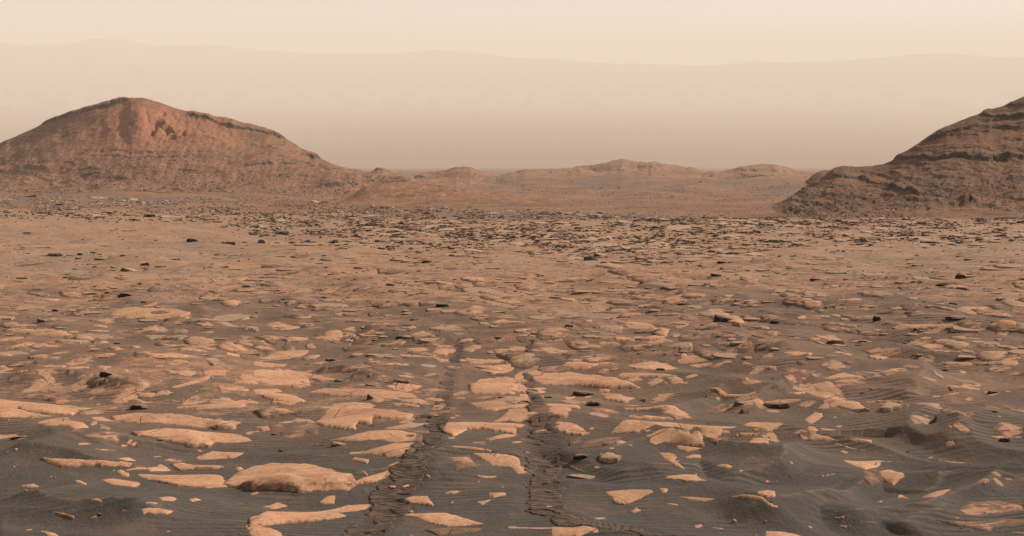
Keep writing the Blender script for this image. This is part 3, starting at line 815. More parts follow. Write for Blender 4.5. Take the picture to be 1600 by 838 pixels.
SL_ALL += Tt(1200, 428, '''
d: 60,620 120,600 330,628 240,650 150,695 100,660
n: 320,655 470,615 600,650 640,668 500,652
n: 600,655 640,645 710,658 640,670
n: 130,750 230,730 400,728 570,755 440,757 350,775 250,747
n: -10,800 60,780 180,778 220,795 100,812 -10,814
n: 590,800 700,790 820,790 825,804 700,802
d: 1100,700 1200,685 1330,675 1330,700 1150,724
d: 1390,545 1440,510 1640,505 1640,547
n: 950,650 1170,660 1120,670 960,664
n: 1180,215 1230,200 1385,210 1330,240 1250,260 1190,240
t: 1420,320 1470,300 1540,330 1480,350 1430,347
n: 940,400 980,390 1025,400 980,417
n: 770,342 950,318 1200,330 1200,347 950,340 800,352
n: 90,490 180,478 270,495 260,515 120,502
n: -30,575 60,580 20,597 -30,590
d: 680,620 760,590 880,580 880,600 750,637
d: 400,550 560,525 600,530 520,562
d: 1420,640 1530,610 1640,605 1640,630
d: 1180,390 1300,375 1500,378 1300,397
d: 700,480 800,470 830,490 720,502
n: 1090,550 1270,560 1260,572 1100,564
d: 0,230 150,235 250,260 100,262 0,252
d: 830,297 900,280 950,290 880,302
n: 970,350 1010,340 1040,352 1000,364
''')

def poly_sd(px, py, P):
    d = np.full(px.shape, 1e9); inside = np.zeros(px.shape, bool)
    n = len(P)
    for i in range(n):
        ax, ay = P[i]; bx, by = P[(i + 1) % n]
        ex, ey = bx - ax, by - ay; L2 = ex * ex + ey * ey + 1e-12
        t = np.clip(((px - ax) * ex + (py - ay) * ey) / L2, 0, 1)
        d = np.minimum(d, np.hypot(px - ax - t * ex, py - ay - t * ey))
        c = ((ay > py) != (by > py)) & (px < (bx - ax) * (py - ay) / (by - ay + 1e-12) + ax)
        inside ^= c
    return np.where(inside, d, -d)

slabs_fields = []
TAKEN = []
def slab(kind, pix, seed):
    uu, vv = np.array(pix).T
    x, y, z = p2w(uu, np.minimum(vv, 880))
    cxx, cyy = x.mean(), y.mean()
    rr_ = np.hypot(x - cxx, y - cyy) + 1e-6; gr = 1.05 + 0.035 / rr_.max()
    x = cxx + (x - cxx) * gr; y = cyy + (y - cyy) * gr
    P = list(zip(x, y))
    ym = y.mean(); pxm = ym / F
    rel = 4.0 / ym                                 # tan of the view angle to the ground plane
    dx = 1.9 * pxm; dy = min(1.25 * pxm / rel, 0.5)
    e = 0.05
    X, Y = np.meshgrid(np.arange(x.min() - e - dx, x.max() + e + 2 * dx, dx), np.arange(y.min() - e - dy, y.max() + e + 2 * dy, dy))
    sd = poly_sd(X, Y, P)
    size = max(sd.max(), 0.04)
    sd0 = sd
    k_ = min(1.0, size * 4)
    sd = sd + 0.022 * k_ + 0.014 * k_ * fbm(X * 5, Y * 5, 3, 60 + seed % 7, 0.65) 
    rnd = random.Random(seed)
    tx, ty = rnd.uniform(-.02, .02), rnd.uniform(-0.035, 0.01)
    cx0, cy0 = x.mean(), y.mean()
    rim = 1 - np.exp(-np.maximum(sd, 0) / (0.05 if kind in 'nd' else 0.035))
    dome = 1 - np.exp(-np.maximum(sd, 0) / (0.7 * size))
    lift = {'n': 0.009, 'd': 0.007, 'g': 0.012, 'b': 0.030, 't': 0.018}[kind] * min(1, .5 + size)
    dm = {'n': 0.010, 'd': 0.01, 'g': 0.010, 'b': 0.012, 't': 0.034}[kind] * min(1.0, 0.3 + size)
    top = (-0.009 if kind in 'nd' else -0.004) + (lift + (0.014 if kind in 'nd' else 0)) * rim + dm * dome + np.clip(tx * (X - cx0) + ty * (Y - cy0), -0.010, 0.014) * rim
    top += 0.005 * np.clip(pn(X * 0.8 + 5, Y * 2.6, seed) * 5, -1, 1) * rim * (size > .12)       # thin bedding steps
    prof = rim
    top = top + (0.016 if kind in 'tg' else 0.0) * ss(0.25, 0.5, pn(X * 0.55 + seed, Y * 0.55, 8) - 0.35 * (Y - cy0)) * (sd > 0)     # here and there the rim breaks off square
    ring = sd < 0
    base = Gs(X, Y)
    top = top + (0.035 if kind in 'tg' else 0.022) * ss(0.25, 0.5, pn(X * 0.55 + seed, Y * 0.55, 8) - 0.35 * (Y - cy0)) * (sd > 0)     # here and there the rim breaks off square
    ring = sd < 0
    Z = base + np.where(ring, -0.07, top)
    keep = sd > -max(dx, dy) * 1.1
    f = gridfaces(*X.shape)
    f = f[keep.ravel()[f].all(1) & (sd.ravel()[f] > 0).any(1)]
    if len(f) == 0: return
    used = np.unique(f); mp = np.zeros(X.size, int); mp[used] = np.arange(len(used))
    co = np.stack([X, Y, Z], -1).reshape(-1, 3)[used]
    dust = {'n': 0.20, 'd': 0.62, 'g': 0.34, 'b': 0.0, 't': 0.17}[kind]
    tone = {'n': 0.0, 'd': 0.0, 'g': 0.8, 'b': 0.2, 't': 0.05}[kind]
    D = dust + 0.36 * np.exp(-np.maximum(sd, 0) / (0.03 + 0.10 * size)) * (0 if kind == 'b' else 1) + 0.12 * rnd.uniform(-1, 1) + 0.15 * (1 - ss(25, 45, ym) * 1) * 0
    D = D + 0.95 * track_mask(X, Y) + 0.22 * ss(26, 50, ym)
    me = npmesh('bedrock_slab', co, mp[f], {'dust': D.ravel()[used], 'tone': np.full(len(used), tone)})
    link('bedrock_slab', me, MP, parent=GR)
    TAKEN.append((cx0, cy0, max(np.ptp(x), np.ptp(y)) / 2))
    return co
random.seed(3); np.random.seed(3)
SLAB_CO = []
for i, (k, pix) in enumerate(SL_ALL):
    c = slab(k, pix, 100 + i)
    if c is not None: SLAB_CO.append(c)
print('slabs', len(SL_ALL), 'verts', sum(len(c) for c in SLAB_CO))

tick('slabs')
# small extra chips of bedrock, traced by chance between the big ones
nb = 0; tries = 0
N_EXTRA = 294 - len(SLAB_CO)
while nb < N_EXTRA and tries < 4000:
    tries += 1
    v = random.uniform(505, 835); u = random.uniform(5, 1595)
    if u > 1150 and v > 700 and random.random() < 0.6: continue
    X, Y, Z = p2w(np.array([u]), np.array([v])); X, Y = X[0], Y[0]
    if any(math.hypot(X - a, Y - b) < r * 0.9 + 0.15 for a, b, r in TAKEN): continue
    wpx = random.uniform(5, 13) * (1.0 if v > 600 else 0.8) * random.choice([1, 1, 1.7])
    hpx = wpx * random.uniform(0.18, 0.34)
    n = random.randint(5, 8); ph = random.random() * 6
    pts = [(u + wpx * random.uniform(.6, 1.1) * math.cos(ph + 2 * math.pi * i / n), v + hpx * random.uniform(.5, 1.1) * math.sin(ph + 2 * math.pi * i / n)) for i in range(n)]
    c = slab(random.choice('nnngdb' if v > 640 else 'nnggdd'), pts, 900 + nb)
    if c is not None: SLAB_CO.append(c); nb += 1

tick('chips')
# ------------------------------------------------------------------ joined small stones (stuff)
def stone_batch(X, Y, Z, W, D, Hh, tilt, rnd, n=6, flat=0.75):
    """many irregular plates in one mesh; returns co, faces(tri)"""
    N = len(X)
    a = (np.arange(n)[None, :] + rnd.uniform(-.3, .3, (N, n))) * 2 * np.pi / n + rnd.uniform(0, 6, (N, 1))
    r = rnd.uniform(0.65, 1.1, (N, n))
    lx = np.cos(a) * r * W[:, None] / 2; ly = np.sin(a) * r * D[:, None] / 2
    bx, by = lx * 1.12, ly * 1.12
    txy = rnd.uniform(-1, 1, (N, 2)) * tilt
    zt = Hh[:, None] * rnd.uniform(.8, 1.1, (N, n)) + txy[:, :1] * lx - np.abs(txy[:, 1:]) * ly
    zb = -0.5 * Hh[:, None] + 0 * lx - 0.05 * D[:, None]
    top = np.stack([X[:, None] + lx * flat, Y[:, None] + ly * flat, Z[:, None] + zt], -1)
    bot = np.stack([X[:, None] + bx, Y[:, None] + by, Z[:, None] + zb], -1)
    co = np.concatenate([top, bot], 1).reshape(-1, 3)
    base = (np.arange(N) * 2 * n)[:, None, None]
    k = np.arange(n); k2 = (k + 1) % n
    s1 = np.stack([k, k + n, k2 + n], -1); s2 = np.stack([k, k2 + n, k2], -1)
    tp = np.stack([np.zeros(n - 2, int), np.arange(1, n - 1), np.arange(2, n)], -1)
    f = np.concatenate([s1, s2, tp], 0)[None] + base
    return co, f.reshape(-1, 3)
rs = np.random.RandomState(11)

def belt_density(u, v):
    topv = np.interp(u, [0, 300, 600, 850, 1000, 1250, 1450, 1600], [302, 308, 322, 330, 337, 338, 336, 326])
    botv = np.interp(u, [0, 200, 330, 430, 540, 700, 900, 1100, 1200, 1600], [338, 340, 345, 372, 388, 392, 400, 418, 392, 372])
    core = ss(-3, 3, v - topv) * (1 - ss(-6, 10, v - botv))
    strip = np.exp(-((v - topv - 7) / 6.0) ** 2)
    mid = np.exp(-(((v - np.interp(u, [0, 500, 800, 1100, 1300, 1600], [325, 352, 368, 390, 385, 380])) / 14.0) ** 2))
    fad = np.where(u > 1150, 0.35, 1.0)
    return np.clip(core * (0.22 + 0.70 * mid * fad) + strip * 1.0 + np.exp(-((v - topv - 14) / 11.0) ** 2) * np.where(u < 700, 1.6, 0.35), 0, 1)
def scatter_px(N, dens, v0, v1, bias=1.0):
    us, vs = [], []
    tot = 0
    while tot < N:
        u = rs.uniform(-60, 1660, N * 3); v = v0 + (v1 - v0) * rs.uniform(0, 1, N * 3) ** bias
        cl = 0.55 + 0.9 * fbm(u / 55.0, v / 9.0, 3, 77)
        k = rs.uniform(0, 1, N * 3) < dens(u, v) * np.clip(cl, 0.05, 1.3)
        us.append(u[k]); vs.append(v[k]); tot += k.sum()
    return np.concatenate(us)[:N], np.concatenate(vs)[:N]

# belt plates: the biggest as things, the rest joined
u, v = scatter_px(21000, belt_density, 298, 425)
X, Y, Z = p2w(u, v, Gf, 36)
mpp = Y / F
size = np.exp(rs.normal(0, 0.72, len(u))) * 4.2 * np.interp(v, [300, 340, 400], [0.62, 0.95, 1.5])
W = size * mpp; D = W * rs.uniform(0.4, 0.9, len(u)); Hh = np.minimum(0.055 * W + 0.03, 0.11) * rs.uniform(0.4, 1.6, len(u))
order = np.argsort(-size * (Y < 240))
big = order[:215]; small = order[215:]
def dk(i): return MRG
co, f = stone_batch(X[small], Y[small], Z[small], W[small], D[small], Hh[small], 0.22, rs)
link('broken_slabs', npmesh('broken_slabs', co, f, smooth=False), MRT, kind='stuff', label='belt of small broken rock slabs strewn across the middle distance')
zone_label = [
    (lambda u, v: u < 620, 'dark-edged flat rock slab in the rubble belt below the broad butte', 'broken slabs in the rubble belt below the broad butte'),
    (lambda u, v: u < 1150, 'dark-edged flat rock slab in the rubble belt below the far knolls', 'broken slabs in the rubble belt below the far knolls'),
    (lambda u, v: True, 'dark-edged flat rock slab in the thin rubble line below the layered butte', 'broken slabs in the rubble line below the layered butte')]
def rock_points(w, d, h, rnd, wedge=0.0, n=22):
    """convex rock: flat bedding top, broken sides; wedge>0 raises the left end"""
    pts = []
    m = rnd.randint(5, 7); ph = rnd.random() * 6
    for lay, (zz, rr) in enumerate([(-0.5, 1.06), (0.35, 1.0), (1.0, 0.80)]):
        for i in range(m):
            a = ph + 2 * math.pi * (i + rnd.uniform(-.28, .28)) / m
            r = rr * rnd.uniform(0.72, 1.05)
            x = math.cos(a) * r * w / 2; y = math.sin(a) * r * d / 2
            z = zz * h * (rnd.uniform(.85, 1.08) if zz > 0 else 1)
            if zz > 0: z *= 1 - wedge * (x / (w / 2) * 0.5 + 0.5)
            pts.append((x, y, z))
    return pts
def rock_mesh(w, d, h, seed, wedge=0.0, arc=0.0, detail=True):
    rnd = random.Random(seed)
    bm = bmesh.new()
    for p in rock_points(w, d, h, rnd, wedge): bm.verts.new(p)
    r = bmesh.ops.convex_hull(bm, input=bm.verts)
    bmesh.ops.delete(bm, geom=[g for g in r['geom_interior'] if isinstance(g, bmesh.types.BMVert)], context='VERTS')
    if detail:
        bmesh.ops.bevel(bm, geom=list(bm.edges), offset=min(h, d) * 0.035, segments=1, affect='EDGES', clamp_overlap=True)
        bmesh.ops.triangulate(bm, faces=bm.faces)
        bmesh.ops.subdivide_edges(bm, edges=[e for e in bm.edges if e.calc_length() > w * 0.22], cuts=1)
        for vtx in bm.verts:
            c = vtx.co
            k = float(pn(np.array([c.x / w * 5 + seed]), np.array([(c.y / d + c.z / h) * 3]), 3)[0])
            vtx.co = c * (1 + 0.07 * k) + Vector((0, 0, 0.10 * h * k * (c.z > 0)))
    if arc:
        for vtx in bm.verts: vtx.co.z += arc * h * (0.6 - (2 * vtx.co.x / w) ** 2)
    me = bpy.data.meshes.new('rock'); bm.to_mesh(me); bm.free()
    return me
protos = [rock_mesh(1, 1, 0.3, 500 + i, wedge=(i % 3) * 0.3, detail=False) for i in range(12)]
for me in protos: me.materials.append(MRT)
for k, i in enumerate(big):
    for cond, lab, grp in zone_label:
        if cond(u[i], v[i]): break
    o = link('rock_slab', protos[k % 12], category='rock', label=lab, group=grp)
    o.location = (X[i], Y[i], Z[i]); o.scale = (W[i], D[i] * 1.1, Hh[i] * 3.0); o.rotation_euler = (rs.uniform(-.12, .05), rs.uniform(-.12, .12), rs.uniform(0, 6.3) if D[i] > 0.7 * W[i] else rs.uniform(-.4, .4))

# thin bedding ledges of the plain, each a low plate with a broken edge
MRL = mat_rock('plain_bedrock', (0.13, 0.085, 0.062, 1), (0.33, 0.205, 0.132, 1), 1.0, 2.0)
def ledge_density(u, v):
    smooth = (1 - ss(380, 560, u + 1.2 * (v - 390))) * ss(338, 352, v) * (1 - ss(420, 450, v))
    cl = ss(-0.15, 0.35, fbm(u / 90.0, v / 16.0, 3, 141))
    return (0.15 + 0.85 * cl) * (0.45 + 0.4 * ss(350, 380, v) * (1 - ss(450, 520, v))) * (1 - 0.85 * smooth) * (1 - 0.4 * ss(1150, 1350, u))
u, v = scatter_px(1300, ledge_density, 344, 560)
X, Y, Z = p2w(u, v, Gs, 36); mpp = Y / F
W = np.minimum(np.exp(rs.normal(0, 0.75, len(u))) * 13, 60) * mpp; D = np.minimum(W * rs.uniform(0.3, 0.9, len(u)), 2.5)
co, f = stone_batch(X, Y, Z, W, D, 0.008 + 0.0006 * Y * rs.uniform(.1, 1.2, len(u)), 0.006, rs, 9, 0.97)
link('bedrock_ledges', npmesh('bedrock_ledges', co, f, smooth=False), MRL, kind='stuff', label='thin broken bedding ledges crossing the flat bedrock plain')
# scattered chips over mid ground and pebbles nearby
def sparse(u, v): return 0.18 + 0.5 * np.exp(-((v - 430) / 60.0) ** 2) + 0 * u
u, v = scatter_px(4200, sparse, 346, 640, 1.4)
X, Y, Z = p2w(u, v, Gs, 36); mpp = Y / F
size = np.exp(rs.normal(0, 0.62, len(u))) * 2.6 * np.interp(v, [340, 420, 640], [1.0, 1.25, 0.9])
W = size * mpp; D = W * rs.uniform(0.4, 0.9, len(u)); Hh = 0.09 * W
co, f = stone_batch(X, Y, Z, W, D, Hh, 0.3, rs, 5)
link('stone_chips', npmesh('stone_chips', co, f, smooth=False), MRT, kind='stuff', label='loose stone chips scattered over the flat bedrock')
u, v = scatter_px(700, lambda u, v: 0.6 + 0 * u, 520, 850, 1.0)
X, Y, Z = p2w(u, v, G); mpp = Y / F
W = np.exp(rs.normal(0, 0.5, len(u))) * 2.0 * mpp; D = W * rs.uniform(.5, 1, len(u))
co, f = stone_batch(X, Y, Z, W, D, 0.35 * W, 0.3, rs, 5)
link('pebbles', npmesh('pebbles', co, f, smooth=False), MRB, kind='stuff', label='pale pebbles sprinkled over the dark sand')
for X_, Y_, Z_, T_, H_, yr_, n_, mat_ in STONES:
    pr = (H_ > 2) * ss(0.25, 0.8, T_) * (T_ > 0) * (T_ < 0.99) * (fbm(X_ / 30, Y_ / 30, 3, 5) > -0.25); pr = pr.ravel() / pr.sum()
    k = rs.choice(X_.size, n_, p=pr); W = np.exp(rs.normal(0, .45, n_)) * 1.15 * yr_ / F
    co, f = stone_batch(X_.ravel()[k], Y_.ravel()[k], Z_.ravel()[k], W, W * rs.uniform(.5, 1, n_), 0.35 * W, 0.3, rs, 5)
    link('talus_blocks', npmesh('talus_blocks', co, f, smooth=False), MRG, kind='stuff', label='small fallen blocks on the slope of the %s butte' % ('broad' if yr_ > 500 else 'layered'))
u, v = scatter_px(11000, lambda u, v: 0.5 + 0 * u, 284, 344)
X, Y, Z = p2w(u, v, Gf, 36); mpp = Y / F
W = np.exp(rs.normal(0, .45, len(u))) * 1.35 * mpp
co, f = stone_batch(X, Y, Z, W, W * rs.uniform(.5, 1, len(u)), 0.16 * W, 0.3, rs, 5)
link('far_rubble', npmesh('far_rubble', co, f, smooth=False), MRT, kind='stuff', label='fine rubble over the low rusty ground between the two buttes')
# low bedrock humps
def humpn(u, v): return (0.35 + 0.65 * ss(760, 640, v) if False else 0.35 + 0.65 * (1 - ss(640, 780, v))) * (1 - 0.45 * ss(1050, 1300, u))
def humpd(u, v): return ss(425, 470, v) * (1 - ss(540, 600, v)) + 0.25 * ss(395, 430, v)* (1 - ss(430, 470, v))
def hump_batch(N, sz, tone, name, lab, dens=None, va=400, vb=600, zk=1.0):
    u, v = scatter_px(N, dens or humpd, va, vb)
    X, Y, Z0 = p2w(u, v); mpp = Y / F
    W = np.minimum(np.exp(rs.normal(0, 0.5, N)), 1.7) * sz * mpp; D = W * rs.uniform(0.7, 1.6, N)
    n = 14; rings = [(1.05, -0.05), (0.86, 0.030), (0.55, 0.055), (0.2, 0.065)]
    a = (np.arange(n)[None, :] + rs.uniform(-.3, .3, (N, n))) * 2 * np.pi / n + rs.uniform(0, 6, (N, 1))
    r = rs.uniform(0.7, 1.15, (N, n)) * (1 + 0.25 * np.cos(2 * a + rs.uniform(0, 6, (N, 1))))
    cs = []; sand = []
    for rr, zz in rings:
        x = X[:, None] + np.cos(a) * r * rr * W[:, None] / 2; y = Y[:, None] + np.sin(a) * r * rr * D[:, None] / 2
        cs.append(np.stack([x, y, Gs(x, y) + zk * zz * np.minimum(W[:, None], 1.6)], -1)); sand.append(np.full((N, n), tone + (0.35 if rr > 1 else 0.22 if rr > .8 else 0)))
    co = np.stack(cs, 1).reshape(-1, 3)
    k = np.arange(n); k2 = (k + 1) % n; fs = []
    for q in range(len(rings) - 1):
        fs.append(np.stack([q * n + k, q * n + k2, (q + 1) * n + k2, (q + 1) * n + k], -1))
    fs = np.concatenate(fs); last = (len(rings) - 1) * n
    cap = np.stack([np.full(n // 2 - 1, last), last + 2 * np.arange(1, n // 2) - 1, last + 2 * np.arange(1, n // 2), last + 2 * np.arange(1, n // 2) + 1], -1)
    fs = np.concatenate([fs, cap])
    f = (fs[None] + (np.arange(N) * n * len(rings))[:, None, None]).reshape(-1, 4)
    dd = np.stack(sand, 1).ravel() + np.repeat(rs.uniform(-.2, .2, N), n * len(rings))
    me = npmesh(name, co, f, {'dust': dd, 'tone': np.repeat(rs.uniform(0, .8, N) ** 2.2, n * len(rings))})
    link(name, me, MP, kind='stuff', label=lab)
hump_batch(430, 34, 0.52, 'bedrock_humps', 'low dusty bedrock humps receding across the plain')
hump_batch(230, 36, 0.50, 'bedrock_patches', 'flat dusty bedrock patches among the drifts', lambda u, v: ss(520, 570, v) * (1 - ss(630, 700, v)) * (1 - 0.4 * ss(1000, 1300, u)), 515, 705, 0.35)
hump_batch(150, 9, 0.20, 'bedrock_chips', 'small patches of pale bedrock peeking through the sand', humpn, 560, 850, 0.45)

tick('stuff')
# ------------------------------------------------------------------ wheel tracks as churned strips
for (tx, ty, hw), lab in zip(TW, ['dark rover wheel track curving along the left', 'dark rover wheel track on the right that bends away at the bottom']):
    # finely sampled strip
    k = np.linspace(0, len(tx) - 1, 1100); kk = np.arange(len(tx))
    cx = np.interp(k, kk, tx); cy = np.interp(k, kk, ty); h = np.interp(k, kk, hw)
    dxs = np.gradient(cx); dys = np.gradient(cy)
    from_ = np.hypot(dxs, dys) + 1e-9
    sm = np.ones(61) / 61
    nx = np.convolve(np.pad(-dys / from_, 30, 'edge'), sm, 'valid'); ny = np.convolve(np.pad(dxs / from_, 30, 'edge'), sm, 'valid')
    s = np.linspace(-1, 1, 34)
    arcl = np.concatenate([[0], np.cumsum(np.hypot(np.diff(cx), np.diff(cy)))])
    edge = 1.12 + 0.38 * fbm(arcl * 1.8, arcl * 0, 4, 8) + 0.12 * np.sin(arcl * 5)
    X = cx[:, None] + nx[:, None] * s * (h * edge)[:, None]; Y = cy[:, None] + ny[:, None] * s * (h * edge)[:, None]
    # ride over slabs
    top = G(X, Y) - 0.02 * track_mask(X, Y)
    for c in SLAB_CO:
        x0, y0, _ = c.min(0); x1, y1, _ = c.max(0)
        sel = (X > x0) & (X < x1) & (Y > y0) & (Y < y1)
        if not sel.any(): continue
        P = np.stack([X[sel], Y[sel]], -1); zz = np.full(len(P), -99.0)
        for j in range(0, len(P), 400):
            dd = ((P[j:j + 400, None, :] - c[None, :, :2]) ** 2).sum(-1); im = dd.argmin(1)
            zz[j:j + 400] = np.where(dd[np.arange(len(im)), im] < 0.05 ** 2, c[im, 2], -99)
        top[sel] = np.maximum(top[sel], zz)
    body = 0.012 + 0.004 * np.sin(arcl[:, None] * 2 * np.pi / 0.075 + 3.0 * pn(X * 2, Y * 2, 4)) + 0.008 * np.clip(fbm(X * 7, Y * 7, 3, 12), -.8, 1)
    ragged = np.abs(s)[None, :] > 0.80 + 0.30 * fbm(X * 3, Y * 3, 3, 44)
    ragged[:, 0] = True; ragged[:, -1] = True
    holes = (fbm(X * 1.6, Y * 1.6, 3, 31) > 0.42) | ((fbm(X * 1.3, Y * 1.3, 3, 32) > 0.02) & (cy[:, None] > 16.5 + 3 * pn(X, Y, 5)))
    endf = np.minimum(ss(0, 1.2, arcl), 1)[:, None]
    Z = top + np.where(ragged | holes, -0.03, body)
    me = npmesh('wheel_track', np.stack([X, Y, Z], -1).reshape(-1, 3), gridfaces(1100, 34))
    link('wheel_track', me, MT, kind='structure', label=lab)

tick('tracks')
